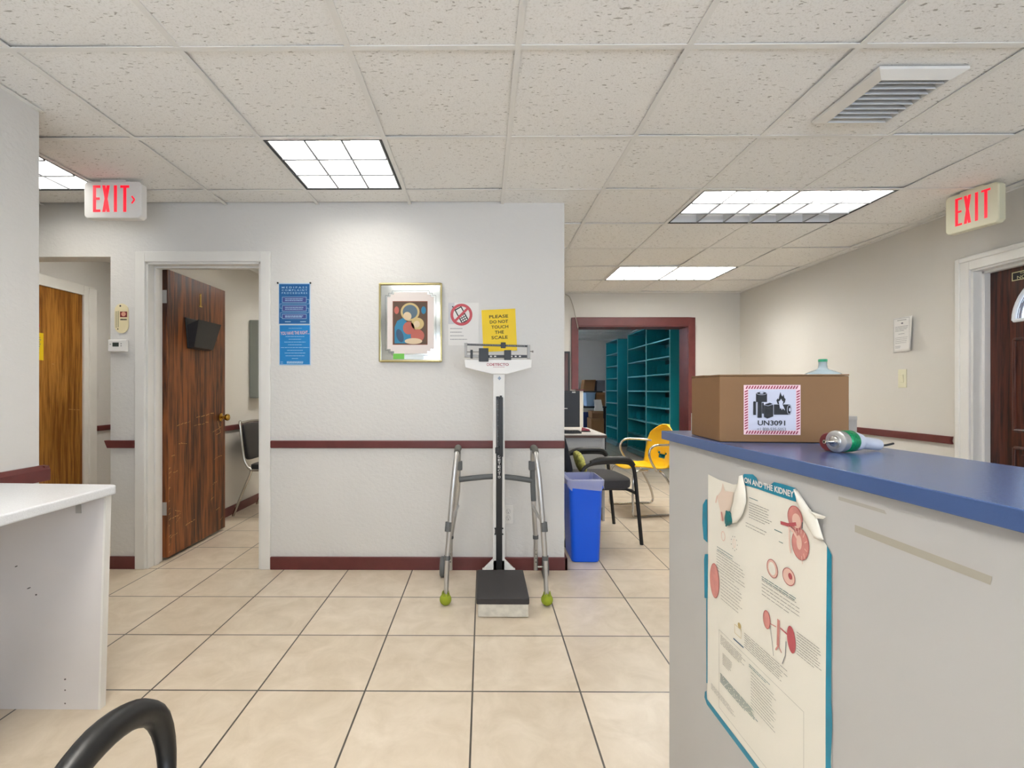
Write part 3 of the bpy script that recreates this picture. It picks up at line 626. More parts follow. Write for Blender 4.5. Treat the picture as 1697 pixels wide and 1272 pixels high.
f.line(ph(-.021,.05), ph(-.026,.078), .007, 1, 3)
f.line((cu-R_*.66,cvv-R_*.66),(cu+R_*.66,cvv+R_*.66),.016,0,6)
f.build('phone_symbol', [mat('sign_red','#c4545c',.6), M['ink'], M['ink_grey'], mat('grey_corner','#c9c9cc',.6), M['paper']], o)
for k in range(4): f = Flat(f.o); f.lines(W*.06,H*(.38-.085*k),W*(.46,.44,.5,.62)[k],H*(.41-.085*k),1,.0035,0,2,0); f.build('text_line', [M['ink_grey']], o)
o, f, W, H = wall_sheet(801, 513.5, 857, 583, 'scale_notice', mat('yellow_paper', '#f4cf0e', .5), 'yellow paper asking not to touch the scale, taped behind the beam scale', 'notice', rot=.045)
for k, (s, x, w_) in enumerate((('PLEASE',.50,.56),('DO NOT',.50,.54),('TOUCH',.52,.50),('THE',.50,.27),('SCALE',.50,.48))): f.text(s, W*x, H*(.83-.125*k), W*w_, H*.075, 0, 2, bold=.012)
f.build('lettering', [M['ink']], o)

# outlet
a = onY(834, 867, YB); c = onY(850.5, 837, YB)
ot = thing('wall_outlet', 'white double power outlet low on the wall behind the scale', 'outlet', ((a.x+c.x)/2,YB,a.z))
MB().box((a.x,YB-.006,a.z), (c.x,YB-.0005,c.z)).build('cover_plate', M['white'], ot, bevel=.002)
f = Flat(((a.x+c.x)/2,YB-.0064,(a.z+c.z)/2))
for s in (-1, 1):
    v = s*.022; f.ring(0,v,.015,.016,.0012,0,1); f.rect(-.007,v-.002,-.005,v+.007,0,2).rect(.005,v-.002,.007,v+.007,0,2).ell(0,v-.008,.003,.003,0,2)
f.build('socket_slots', [M['ink_grey']], ot)
# thermostat and thermometer on the pillar
a = onY(184, 583, YB); c = onY(213.5, 563, YB)
tt = thing('thermostat', 'white thermostat with small dark screen on the narrow pillar', 'thermostat', ((a.x+c.x)/2,YB,a.z))
MB().box((a.x,YB-.028,a.z), (c.x,YB-.0005,c.z)).build('case', M['signbody'], tt, bevel=.006, seg=3)
f = Flat((a.x,YB-.0285,a.z)); W, H = c.x-a.x, c.z-a.z; f.rect(W*.27,H*.42,W*.62,H*.75); f.build('display', mat('lcd', '#3a423c', .3), tt)
for (u0, v0, u1, v1) in ((.72,.45,.78,.52),(.72,.62,.78,.69),(.12,.58,.18,.64)): f = Flat((a.x,YB-.0285,a.z)); f.rect(W*u0,H*v0,W*u1,H*v1); f.build('button', M['ink_grey'], tt)
a = onY(191, 552, YB); c = onY(213.5, 503, YB); W, H = c.x-a.x, c.z-a.z
tm = thing('wall_thermometer', 'cream oblong wall thermometer with portrait picture above the thermostat', 'thermometer', (a.x+W/2,YB,a.z))
f = Flat((a.x,YB-.001,a.z)); r = W/2; pts = [(r+r*math.cos(t), (H-r)+r*math.sin(t)) for t in [PI*k/12 for k in range(13)]]+[(r+r*math.cos(t), r+r*math.sin(t)) for t in [PI+PI*k/12 for k in range(13)]]
f.b.prism([f.P(u, v, 0) for u, v in pts], f.N*.004); f.build('plate', mat('cream_card', '#e9dcb4', .5), tm)
f = Flat((a.x,YB-.0055,a.z))
f.rect(W*.40,H*.54,W*.92,H*.73,1).ell(W*.66,H*.645,W*.17,H*.075,2,2).lines(W*.42,H*.43,W*.9,H*.49,1,.008,0,1,0); 
for k in range(14): f.rect(W*.06,H*(.2+.04*k),W*.2,H*(.2+.04*k)+.002,0)
f.rect(W*.26,H*.2,W*.29,H*.75,0).ell(W*.42,H*.92,.006,.006,0).ell(W*.24,H*.14,.004,.004,0)
f.build('printing', [M['ink'], mat('maroon_ink','#7a2324',.5), mat('skin_ink','#e0a48a',.5)], tm)
# yellow hook at left under the ceiling
q = onY(66, 357, YB); hk = MB(); hk.tube([(q.x-.06,YB-.005,q.z+.012),(q.x-.02,YB-.03,q.z+.005),(q.x,YB-.04,q.z+.0),(q.x-.01,YB-.03,q.z-.012),(q.x-.05,YB-.006,q.z-.012)], .007, 8)
tag(hk.build('wall_hook', mat('yellow_brass_plastic','#d4b13a',.4)), 'small yellow hook high on the wall above the left hallway', 'hook')

# right wall: notice and switch
p0 = onX(1480.5, 528, XR-.003); p1 = onX(1517, 585, XR-.003); W = p0.y-p1.y; zb = p0.z-.272; H = .272
def curl(u, v):
    x = max(0, u-.72)/.28; k = x*x*.035*(1-.4*v); return Vector((XR-.003-k, p0.y-W*u+.01*x*(1-v), zb+H*v+(.02*x if v < .3 else 0)))
nt_ = MB().grid(curl, 12, 8).build('wall_notice', M['paper'], solid=.0006); tag(nt_, 'white certificate with curling corner pinned on the right wall', 'notice')
f = Flat((XR-.0042,p0.y,zb), (0,-1,0)); f.frame(.004,.004,W*.75,H-.006,.0018,0); f.lines(W*.2,H*.9,W*.68,H*.94,1,.004,0).ell(W*.42,H*.83,.01,.006,0).lines(W*.1,H*.6,W*.7,H*.76,4,.0028,0).lines(W*.25,H*.5,W*.6,H*.56,1,.003,0).lines(W*.1,H*.25,W*.68,H*.45,4,.0022,0).lines(W*.1,H*.12,W*.35,H*.2,2,.003,0)
f.build('printing', [M['ink_grey']], nt_)
p0 = onX(1489.5, 612, XR); p1 = onX(1503, 642, XR)
sw = thing('light_switch', 'cream rocker light switch under the certificate on right wall', 'light switch', (XR,(p0.y+p1.y)/2,p1.z))
MB().box((XR-.006,p1.y,p1.z), (XR-.0005,p0.y,p0.z)).build('cover_plate', M['cream'], sw, bevel=.002)
ym, zm = (p0.y+p1.y)/2, (p0.z+p1.z)/2
MB().hexa([(XR-.0065,ym-.016,zm-.032),(XR-.0065,ym+.016,zm-.032),(XR-.0065,ym+.016,zm+.032),(XR-.0065,ym-.016,zm+.032),(XR-.009,ym-.015,zm-.030),(XR-.009,ym+.015,zm-.030),(XR-.013,ym+.015,zm+.030),(XR-.013,ym-.015,zm+.030)]).build('rocker', M['cream'], sw, bevel=.001)

# ================================================================== PHYSICIAN SCALE
sc = thing('physician_scale', 'tall white and black balance beam scale standing against the wall', 'scale', (.1,2.7,0))
px0, px1, py0, py1 = -.032, .237, 2.477, 2.86
MB().box((px0+.004,py0,.003), (px1-.002,py1,.072)).build('base', mat('chipped_white_paint', '#d8d3c6', .5, var=.22, vscale=22), sc, bevel=.004)
MB().box((px0-.004,py0-.006,.070), (px1+.002,py1,.106)).build('platform_mat', mat('black_rubber', '#343132', .6, bump=.2, bscale=300), sc, bevel=.006, seg=3)
colx = .0945; cy = 2.905
b = MB(); b.box((colx-.036,cy-.012,.03), (colx+.036,cy+.03,1.31)); b.prism([(colx-.10,cy-.012,.085),(colx+.10,cy-.012,.085),(colx+.036,cy-.012,.15),(colx-.036,cy-.012,.15)], (0,.035,0)); b.box((colx-.10,2.84,.03), (colx+.10,cy+.03,.09))
b.build('column', M['white'], sc, bevel=.003)
MB().box((colx-.017,cy-.020,.095), (colx+.020,cy-.012,.845)).build('channel_strip', M['black'], sc, bevel=.002)
b = MB(); b.box((colx-.017,cy-.022,.81), (colx+.000,cy-.012,1.145)); b.box((colx+.002,cy-.030,.78), (colx+.024,cy-.013,1.14)); b.box((colx-.022,cy-.028,.80), (colx+.018,cy-.013,.835)); b.box((colx+.006,cy-.03,1.135), (colx+.018,cy-.016,1.15))
b.build('height_rod', M['black'], sc, bevel=.001)
f = Flat((colx-.017,cy-.0225,.84))
for k in range(36): f.rect(.003,.008*k,.013 if k % 4 == 0 else .009,.008*k+.002)
f.build('height_marks', [mat('pale_marks', '#a8a8a6', .5)], sc)
f = Flat((colx+.002,cy-.0206,0))
for k, s in enumerate('DETECTO'): f.text(s, 0, .79-.0205*k-.01, .0155, .0150, bold=.02)
f.build('column_lettering', [M['paper']], sc)
for z in (.31, .345):
    for q in (-1, 1): MB().tube([(colx+.018*q,cy-.018,z),(colx+.027*q,cy-.018,z)], .0045, 8, smooth=0).build('bolt', M['black'], sc)
MB().box((colx-.024,cy-.02,.31), (colx-.018,cy-.012,.345)).build('rod_clip', M['black'], sc)
Yh = cy-.02
hw0, hw1 = onY(769.5, 600, Yh).x, onY(881.5, 600, Yh).x; zt = onY(800, 595.5, Yh).z; zm1 = onY(800, 609, Yh).z; zb = onY(800, 619.5, Yh).z
b = MB(); b.prism([(hw0,Yh-.012,zt),(hw1,Yh-.012,zt),(hw1-.004,Yh-.012,zm1),(colx+.05,Yh-.012,zb),(colx-.045,Yh-.012,zb),(hw0+.006,Yh-.012,zm1)], (0,.045,0)); b.build('head_plate', M['signbody'], sc, bevel=.003)
f = Flat(((hw0+hw1)/2,Yh-.0125,(zt+zm1)/2-.006)); f.text('DETECTO', .006,0,.115,.016,0,2,bold=.02); f.ring(-.062,0,.007,.009,.0025,0,2); f.lines(-.03,-.017,.04,-.014,1,.002,0,2,0)
f.build('head_lettering', [mat('maroon_lettering','#a83248',.5)], sc)
f = Flat((colx+.003,cy-.0128,1.255)); f.poly([(-.011,0),(0,-.013),(.011,0),(0,.013)],0,1).ell(0,.03,.006,.005,1,1); f.build('badge', [mat('steel_blue','#8494a6',.4), M['ink_grey']], sc)
# beams
by = Yh-.004; X = lambda px: onY(px, 580, by).x; Z = lambda py: onY(820, py, by).z
b = MB(); b.box((X(769.5),by,Z(591.5)), (X(774),by+.02,Z(568.5))); b.box((X(874),by,Z(594)), (X(878.5),by+.02,Z(571))); b.box((X(769.5),by,Z(569.5)), (X(774.5),by+.02,Z(568)))
b.box((X(769.5),by+.004,Z(592)), (X(798),by+.016,Z(587.5))); b.tube([(X(770),by+.01,Z(582.5)),(X(800),by+.01,Z(582.5))], .003, 8, smooth=0)
b.tube([(X(876),by+.008,Z(582)),(X(884),by+.008,Z(582))], .003, 8, smooth=0).lathe([(0,-.003),(.006,-.003),(.006,.004),(0,.004)], (X(883),by+.008,Z(582)), (1,0,0), 12)
b.hexa([(X(774),by,Z(598)),(X(880),by,Z(598)),(X(880),by+.02,Z(598)),(X(774),by+.02,Z(598)),(X(774),by,Z(595)),(X(880),by,Z(595)),(X(880),by+.02,Z(595)),(X(774),by+.02,Z(595))])
b.build('beam_bracket', mat('satin_nickel','#8f8b85',.4,metal=.5), sc, bevel=.001)
b = MB(); b.hexa([(X(773.5),by+.003,Z(571.8)),(X(874),by+.003,Z(574.8)),(X(874),by+.017,Z(574.8)),(X(773.5),by+.017,Z(571.8)),(X(773.5),by+.003,Z(568.8)),(X(874),by+.003,Z(571.6)),(X(874),by+.017,Z(571.6)),(X(773.5),by+.017,Z(568.8))])
b.build('upper_beam', M['black'], sc)
MB().box((X(795),by+.001,Z(592.5)), (X(873.5),by+.018,Z(588))).build('lower_beam', M['black'], sc)
f = Flat((X(773.5),by+.0015,0)); 
for k in range(40): x = (X(872)-X(775))*k/40; zz = Z(570.2)+(Z(573.2)-Z(570.2))*k/40; f.rect(x+.004,zz-.003,x+.0055,zz+.003)
f.build('beam_marks', [M['paper']], sc); f = Flat((X(773.5),by+.0005,0))
for px in (812, 819, 846, 853, 860): f.rect(X(px)-X(773.5),Z(591.2),X(px)-X(773.5)+.012,Z(589.2))
f.build('beam_marks', [M['paper']], sc)
b = MB(); b.box((X(830),by-.008,Z(576.5)), (X(838),by+.02,Z(567.2))); b.build('small_weight', M['black'], sc, bevel=.002)
b = MB(); b.box((X(793.5),by-.02,Z(599)), (X(809.5),by+.02,Z(577))); b.build('large_weight', M['black'], sc, bevel=.002)
b = MB(); b.box((X(835.5),by-.012,Z(596.5)), (X(847),by+.02,Z(580))); b.build('small_weight', M['black'], sc, bevel=.002)
MB().box((X(779.5),by-.008,Z(593.5)), (X(783.5),by+.02,Z(579.5))).build('balance_weight', M['black'], sc, bevel=.001)

# ================================================================== WALKER
wk = thing('walker', 'folding aluminium walker with tennis ball feet standing around the scale', 'walker', (.07,2.85,0))
BYL = 2.635; WYL = 3.02
def walker_side(s):
    xb = -.200 if s < 0 else .342; xt = -.150 if s < 0 else .300; xw = xb+(-.006 if s < 0 else -.012); ins = 1 if s < 0 else -1
    b = MB(); b.tube([(xb,BYL,.25),(xb+(xt-xb)*.45,BYL+.03,.55),(xb+(xt-xb)*.75,BYL+.055,.72),(xt-.004*ins,BYL+.085,.80),(xt,BYL+.14,.838),(xt,BYL+.22,.835),(xt-.002*ins,WYL-.10,.79),(xt-.006*ins,WYL-.07,.70),(xt-.01*ins,WYL-.045,.55),(xw,WYL-.012,.25)], .0150, 12); b.build('side_frame', M['alu'], wk)
    b = MB(); b.tube([(xt,BYL+.10,.826),(xt,BYL+.15,.842),(xt,BYL+.22,.838),(xt,BYL+.25,.828)], .0185, 14); b.build('grip', mat('grey_foam','#6b6a64',.8), wk)
    b = MB(); b.tube([(xb,BYL,.26),(xb-.006*ins,BYL-.012,.035)], .0132, 12, smooth=0); b.build('leg', M['alu'], wk)
    b = MB(); b.tube([(xw,WYL-.012,.26),(xw-.003*ins,WYL-.002,.045)], .0132, 12, smooth=0); b.build('leg', M['alu'], wk)
    b = MB(); 
    for z in (.10,.125,.15,.175,.20,.225): b.tube([(xw-.002*ins,WYL-.021,z),(xw-.002*ins,WYL-.0155,z)], .0035, 8, smooth=0)
    b.build('adjustment_hole', M['ink'], wk)
    b = MB(); b.tube([(xb,BYL,.245),(xb,BYL,.268)], .0178, 12, smooth=0); b.build('collar', M['grey'], wk); b = MB(); b.tube([(xw,WYL-.012,.245),(xw,WYL-.012,.268)], .0178, 12, smooth=0); b.build('collar', M['grey'], wk)
    bx, byy = xb-.008*ins, BYL-.014
    b = MB(); b.lathe([(.0325*math.sin(PI*k/14), -.0325*math.cos(PI*k/14)) for k in range(15)], (bx,byy,.0325), (0,0,1), 20); ball = b.build('tennis_ball', mat('tennis_felt', '#9aa82c', .95, bump=.6, bscale=700), wk)
    b = MB()
    for k in range(6): a = k*PI/3+.3; b.prism([(bx+.0235*math.cos(a-.35),byy+.0235*math.sin(a-.35),.055),(bx+.0235*math.cos(a+.35),byy+.0235*math.sin(a+.35),.055),(bx+.019*math.cos(a),byy+.019*math.sin(a),.078)], (-.004*math.cos(a),-.004*math.sin(a),0))
    b.build('cut_flap', mat('tennis_felt_edge', '#8f9a34', .9), ball)
    wx = -.257 if s < 0 else .392; b = MB(); b.lathe([(.010,-.016),(.056,-.016),(.063,-.008),(.063,.008),(.056,.016),(.010,.016)], (wx,WYL-.005,.065), (1,0,0), 28); wh = b.build('wheel', M['grey'], wk)
    MB().tube([(wx-.02*ins,WYL-.005,.065),(xw,WYL-.005,.065)], .006, 10, smooth=0).build('axle', M['chrome'], wh)
    b = MB(); b.tube([(xb+(xt-xb)*.12-.003*ins,BYL+.006,.40),(xb+(xt-xb)*.2-.003*ins,BYL+.012,.45)], .0178, 12, smooth=0); b.build('clamp', M['grey'], wk)
    b = MB(); yy = WYL-.085; b.box((xt-.02,yy-.015,.69), (xt+.02,yy+.02,.745)); b.build('hinge_bracket', M['grey'], wk, bevel=.004)
    b = MB(); b.tube([(xb+(xt-xb)*.2,BYL+.016,.44),(xt-.008*ins,WYL-.05,.46)], .009, 10, smooth=0); b.build('side_brace', M['alu'], wk)
walker_side(-1); walker_side(1)
b = MB(); yc = WYL-.08; b.tube([(-.150,yc,.63),(-.05,yc+.01,.64),(.075,yc+.015,.648),(.19,yc+.01,.64),(.300,yc,.625)], .017, 12); b.build('cross_bar', M['grey'], wk)
b = MB(); b.tube([(.302,yc,.72),(.306,yc,.60),(.310,yc,.50)], .016, 12); b.build('fold_strut', M['grey'], wk)

# ================================================================== RIGHT COUNTER
C0 = Vector((.519,1.392,0)); et = Vector((.0228,-1,0)).normalized(); es = Vector((-et.y, et.x, 0))
CT = 1.067; cf = lambda s, t, z: C0+es*s+et*t+Vector((0,0,z))
ct = thing('reception_counter', 'tall white reception counter with blue laminate ledge at right', 'counter', tuple(cf(.15,.9,0)))
def cbox(b, s0, t0, z0, s1, t1, z1, m=0): return b.hexa([cf(s0,t0,z0),cf(s0,t1,z0),cf(s1,t1,z0),cf(s1,t0,z0),cf(s0,t0,z1),cf(s0,t1,z1),cf(s1,t1,z1),cf(s1,t0,z1)], m)
cbox(MB(), .016,.016,0, .27,1.9,CT-.024).build('body', M['laminate'], ct, bevel=.002)
cbox(MB(), 0,0,CT-.024, .30,1.93,CT).build('ledge', M['blue_top'], ct, bevel=.0015)
NF = -es
def fp(px, py, s=.016):
    P0 = cf(s, 0, 0); r = ray(px, py); o = Vector((0,0,CH)); k = (P0-o).dot(es)/r.dot(es); P = o+r*k
    return ((P-P0).dot(et), P.z)
Z8 = lambda x, y: fp(1100+x/2.8275, 760+y/2.8275)
Z5 = lambda x, y: fp(1160+x/6.696, 770+y/6.696)
Z6 = lambda x, y: fp(1160+x/4.9875, 950+y/4.9875)
# old tape strips left on the counter
def face(): 
    f = Flat(cf(.016,0,0), et, (0,0,1)); return f
f = face(); assert f.N.dot(es) < 0
f.poly([fp(1417,869),fp(1417,881),fp(1642,969),fp(1645,955)], 0, 1); f.poly([fp(1390,822),fp(1390,828),fp(1470,852),fp(1466,845)], 1, 1)
f.build('tape_residue', [mat('old_tape','#a8a294',.6), mat('old_tape_pale','#a9a49b',.6)], ct)
# medical poster
M['ppaper'] = mat('poster_cream','#e6e2d6',.45); M['pteal'] = mat('poster_teal','#0a86a4',.4, var=.15, vscale=30); M['pk1'] = mat('organ_pink','#cf8c84',.5,var=.12,vscale=60); M['pk2'] = mat('organ_rose','#b4545a',.5); M['pk3'] = mat('organ_pale','#e5bfb0',.5); M['tgreen'] = mat('teal_scrap','#0b6a6c',.5,var=.3,vscale=60)
f = face(); f.step = .0012
out = [Z8(210,72),Z8(262,98),Z8(330,120),Z8(372,118),Z8(520,160),Z8(622,198),Z8(680,270),Z8(725,345),Z8(770,410),Z8(792,450)]
zb = .44
lt, lz = Z8(205,1065); rt = Z8(790,700)[0]
out += [(rt,.70),(rt+.001,zb),(lt,zb)]+[Z8(207,700),Z8(210,400)]
pm = f.poly(out, 0, 1).build('medical_poster', M['ppaper']); tag(pm, 'torn teal-bordered medical poster about the kidney on counter front', 'poster')
f = face(); f.step = .0012
w_ = .012
f.poly([Z8(770,405),Z8(792,450),(rt,.70),(rt+.002,.66),(rt-.001,.6),(rt+.003,.52),(rt,zb-.006),(rt-w_,zb-.006),(rt-w_,.7)],0,1.5)
f.poly([(lt-.010,zb+.012),(lt-.002,zb+.02),(lt+.002,zb+.002),(rt,zb+.002),(rt,zb-.012),(lt,zb-.012),(lt-.012,zb-.002)],0,1.4)
f.poly([Z8(200,190),Z8(186,215),Z8(184,300),Z8(190,375),Z8(208,392),Z8(206,190)],0,1.5).poly([Z8(196,446),Z8(192,470),Z8(194,650),Z8(209,655),Z8(211,446)],0,1.5).poly([Z8(202,655),Z8(203,1050),Z8(208,1050),Z8(208,655)],0,1.5)
f.poly([Z5(500,100),Z5(600,105),Z5(640,140),Z5(665,205),Z5(740,235),Z5(790,225),Z5(835,190),Z5(940,215),Z5(1085,260),Z5(1080,410),Z5(850,335),Z5(640,262),Z5(500,222),Z5(475,160)],0,2)
f.build('teal_border', [M['pteal']], pm)
f = face(); f.step = .0012
t0, t1 = Z5(510,165), Z5(1065,330); rr_ = math.atan2(-.0, 1)
cu_, cv_ = (t0[0]+t1[0])/2, (t0[1]+t1[1])/2
f.text('ON AND THE KIDNEY', cu_, cv_, t1[0]-t0[0], .0115, 0, 3, rot=math.atan2(t1[1]-t0[1], t1[0]-t0[0]), bold=.03)
f.build('title_lettering', [M['paper']], pm)
f = face(); f.step = .0012
ART = [M['pk1'], M['pk2'], M['pk3'], M['ppaper'], M['ink_grey'], mat('straw_ink','#cbb37a',.6), mat('pen_blue','#44627c',.6), mat('faint_flesh','#dfcbbb',.6)]
def organ(c, a_px, m, L, Zf, rim=None):
    (cx, cy) = c; p = Zf(cx, cy); q = Zf(cx+a_px[0], cy); r = Zf(cx, cy+a_px[1]); A = abs(q[0]-p[0]); B = abs(r[1]-p[1]); f.ell(p[0],p[1],A,B,m,L,a_px[2])
    if rim is not None: f.ring(p[0],p[1],A,B,.0012,rim,L+.3,a_px[2])
# large sectioned organ at upper right, lobe by lobe
organ((1070,590),(85,135,.1),0,2,Z5,1); organ((1130,880),(98,175,-.1),0,2.1,Z5,1); organ((1090,620),(50,80,0),2,2.6,Z5); organ((1120,860),(30,80,0),2,2.6,Z5)
f.path([Z5(915,640),Z5(1000,665),Z5(1090,655)],.006,1,3).path([Z5(1000,680),Z5(1060,740),Z5(1130,860)],.005,2,3).path([Z5(1010,700),Z5(1015,900),Z5(1030,980)],.0025,2,3)
for a in range(8): an = -1.2+a*.5; p = Z5(1130,880); f.line((p[0]+.012*math.cos(an),p[1]+.02*math.sin(an)),(p[0]+.018*math.cos(an),p[1]+.034*math.sin(an)),.0014,2,3)
def art():
    global f
    f.build('illustration', ART, pm); f = face(); f.step = .0012
art()
for c, a in (((817,1150),(62,100,.25)),((1000,1240),(72,95,.25))): organ(c, a, 2, 2, Z5, 1)
organ((817,1150),(40,70,.25),3,2.6,Z5); organ((1020,1235),(22,35,.2),1,2.6,Z5)
art(); p = Z5(268,790); f.ring(p[0],p[1],.0085,.011,.0018,2,2); p = Z5(392,870); f.ring(p[0],p[1],.005,.009,.001,2,2)
for k in range(9): an = k*2*PI/9; f.rect(p[0]+.012*math.cos(an)-.001,p[1]+.015*math.sin(an)-.001,p[0]+.012*math.cos(an)+.001,p[1]+.015*math.sin(an)+.001,4,2)
art(); organ((243,570),(22,80,0),0,2,Z8,1); art()
# standing torso study (upper left)
f.poly([Z5(265,200),Z5(290,290),Z5(385,300),Z5(370,420),Z5(340,520),Z5(300,560),Z5(270,630),Z5(240,620),Z5(235,500),Z5(200,350),Z5(245,290)],7,2); f.path([Z5(205,340),Z5(185,420)],.004,2,2).path([Z5(255,520),Z5(270,620)],.006,0,3)
art()
organ((562,380),(30,75,0),0,2,Z6,1); organ((765,545),(36,108,.1),1,2,Z6)
f.path([Z6(660,380),Z6(655,600)],.0075,0,2).path([Z6(585,410),Z6(640,440)],.002,0,2).path([Z6(675,450),Z6(730,500)],.003,1,2).path([Z6(590,430),Z6(605,560),Z6(618,680)],.0012,4,2).path([Z6(722,560),Z6(715,680),Z6(690,745)],.0016,4,2).path([Z6(655,600),Z6(635,630)],.003,0,2).path([Z6(660,600),Z6(685,655)],.0022,0,2)
art(); p0 = Z6(295,415); p1 = Z6(350,540); f.frame(p0[0],p1[1],p1[0],p0[1],.001,5,2); f.path([Z6(285,535),Z6(370,612)],.003,6,2)
p = Z6(335,430); f.ell(p[0],p[1],.006,.006,5,2)
art()
f = face(); f.step = .0012
TXT = [mat('print_text','#8f8d86',.7), mat('print_heading','#5f7f80',.7)]
def para(Zf, x0, y0, x1, y1, n, w=.0011, m=0):
    a, c = Zf(x0, y0), Zf(x1, y1); g = face(); g.step = .0012; g.lines(a[0], c[1], c[0], a[1], n, w, m, 2); g.build('text_block', TXT, pm)
para(Z5,560,370,680,400,1,.0016,1); 
def parab(Zf, x0, y0, x1, h, n, w=.0011, m=0):
    a = Zf(x0, y0); e = Zf(x1, y0); bt = Zf(x0, y0+h); g = face(); g.step = .0012; g.lines(a[0], bt[1], e[0], a[1], n, w, m, 2); g.build('text_block', TXT, pm)
parab(Z5,556,400,812,190,7); parab(Z5,520,620,812,70,2); parab(Z5,200,890,380,60,2,.0014,1); parab(Z5,195,935,525,240,8); parab(Z8,272,540,375,120,8); parab(Z8,465,560,672,80,5); parab(Z6,520,15,830,35,2,.0014,1)
parab(Z6,810,470,1020,200,9); parab(Z6,375,480,755,130,7); parab(Z6,178,500,392,80,6); parab(Z6,195,650,275,100,7); parab(Z6,175,815,490,80,6,.0016,1); parab(Z6,430,800,640,300,12); parab(Z6,100,900,300,50,5,.0008); parab(Z6,415,740,620,30,2,.0014,1)
a, c = Z6(165,460), Z6(870,1150); f.frame(a[0], zb+.02, c[0], a[1], .0006, 0, 2); para(Z5,840,720,945,760,1,.0018,1); para(Z5,890,850,960,880,1,.0014,1)
f.build('text_frame', TXT, pm)
# curled torn flaps
def flap(name, rows, m, n=8):
    b = MB(); k = len(rows)-1
    def fn(u, v):
        x = v*k; i = min(int(x), k-1); t = x-i; L = [rows[i][j]*(1-t)+rows[i+1][j]*t for j in range(6)]
        a = Vector(L[:2]+[0]); c = Vector(L[3:5]+[0]); p = a.lerp(c, u); h = (L[2]*(1-u)+L[5]*u)*.45+math.sin(u*PI)*.006
        return cf(.016,0,0)+et*p.x+Vector((0,0,p.y))-es*(h+.003)
    b.grid(fn, n, 10); return b.build(name, m, pm, solid=.0005)
z = lambda x, y, d: list(Z5(x, y))+[d]
flap('curled_flap', [z(470,140,.001)+z(500,110,.004), z(430,260,.006)+z(530,260,.004), z(400,420,.008)+z(548,415,.008), z(370,540,.006)+z(500,560,.006), z(400,650,.003)+z(430,640,.004)], M['ppaper'])
flap('teal_scrap', [z(330,505,.006)+z(365,515,.007), z(300,600,.006)+z(395,570,.008), z(305,650,.006)+z(425,625,.006), z(325,685,.004)+z(350,670,.004)], M['tgreen'])
flap('curled_flap', [z(1090,262,.002)+z(1110,285,.002), z(1100,400,.004)+z(1245,475,.006), z(1170,560,.006)+z(1350,590,.010), z(1230,690,.004)+z(1390,760,.006), z(1300,800,.002)+z(1400,830,.002)], M['ppaper'])
flap('torn_corner', [z(1270,490,.006)+z(1310,520,.012), z(1300,540,.010)+z(1430,575,.004), z(1330,580,.006)+z(1395,600,.002)], M['ppaper'])
f = face(); f.step = .022
f.poly([Z5(1275,630),Z5(1290,640),Z5(1285,700),Z5(1270,720)],0,1); f.build('tear', [M['grey']], pm)

# cardboard box
bx0, by0 = .538, 1.088
A = Vector((bx0,by0,CT+.001)); Bv = Vector((.812,1.062,CT+.001)); Lv = Vector((.553,1.268,CT+.001))
dA = Bv-A; dL = Lv-A; Hb = .149
bxo = thing('cardboard_box', 'brown cardboard box with battery hazard label on the blue ledge', 'box', tuple(A+(dA+dL)/2))
b = MB(); base = [A, A+dA, A+dA+dL, A+dL]; up = Vector((0,0,Hb))
b.hexa(base+[p+up for p in base]); b.build('carton', M['card'], bxo, bevel=.002)
b = MB(); q = up+Vector((0,0,.0008)); b.hexa([A+q, A+q+dA, A+q+dA+dL*.49, A+q+dL*.49]+[p+Vector((0,0,.003)) for p in (A+q, A+q+dA, A+q+dA+dL*.49, A+q+dL*.49)]); b.build('top_flap', M['card'], bxo)
b = MB(); b.hexa([A+q+dL*.51, A+q+dA+dL*.51, A+q+dA+dL, A+q+dL]+[p+Vector((0,0,.004)) for p in (A+q+dL*.51, A+q+dA+dL*.51, A+q+dA+dL, A+q+dL)]); b.build('top_flap', M['card'], bxo)
R = dA.normalized(); nn = R.cross(Vector((0,0,1)))
f = Flat(A+R*.052+Vector((0,0,.017))+nn*.0005, R, (0,0,1)); W, H = .121, .112
f.rect(0,0,W,H,0,1).rect(.010,.010,W-.010,H-.010,3,2)
def slash(u, v, hz):
    d = .0032
    if hz: f.poly([(u-d,v-.0035),(u-.0002,v-.0035),(u+d,v+.0035),(u+.0002,v+.0035)],1,3)
    else: f.poly([(u-.0035,v-d),(u+.0035,v+.0002),(u+.0035,v+d),(u-.0035,v-.0002)],1,3)
for k in range(19): slash(.0065+k*(W-.012)/18.4,.0052,True); slash(.0065+k*(W-.012)/18.4,H-.0052,True)
for k in range(15): slash(.0052,.014+k*(H-.028)/14,False); slash(W-.0052,.014+k*(H-.028)/14,False)
U = lambda x: (x-215)/930*W; V = lambda y: (1035-y)/815*H
f.rect(U(415),V(500),U(597),V(360),2,3).ell(U(506),V(360),U(506)-U(415),V(330)-V(360),2,3).ring(U(506),V(355),(U(597)-U(425))/2,V(330)-V(358),.0009,3,4).ell(U(506),V(350),.004,.002,3,5)
for x0_, x1_, yt, yb_ in ((368,412,500,712),(440,508,505,758),(515,540,520,690)): f.rect(U(x0_),V(yb_),U(x1_),V(yt),2,5); f.ell((U(x0_)+U(x1_))/2,V(yt),(U(x1_)-U(x0_))/2,.0016,2,5)
f.rect(U(428),V(700),U(434),V(500),3,6)
f.poly([(U(545),V(745)),(U(600),V(770)),(U(695),V(735)),(U(695),V(540)),(U(610),V(565)),(U(545),V(550))],2,5).poly([(U(550),V(540)),(U(610),V(556)),(U(690),V(530)),(U(640),V(510))],2,5)
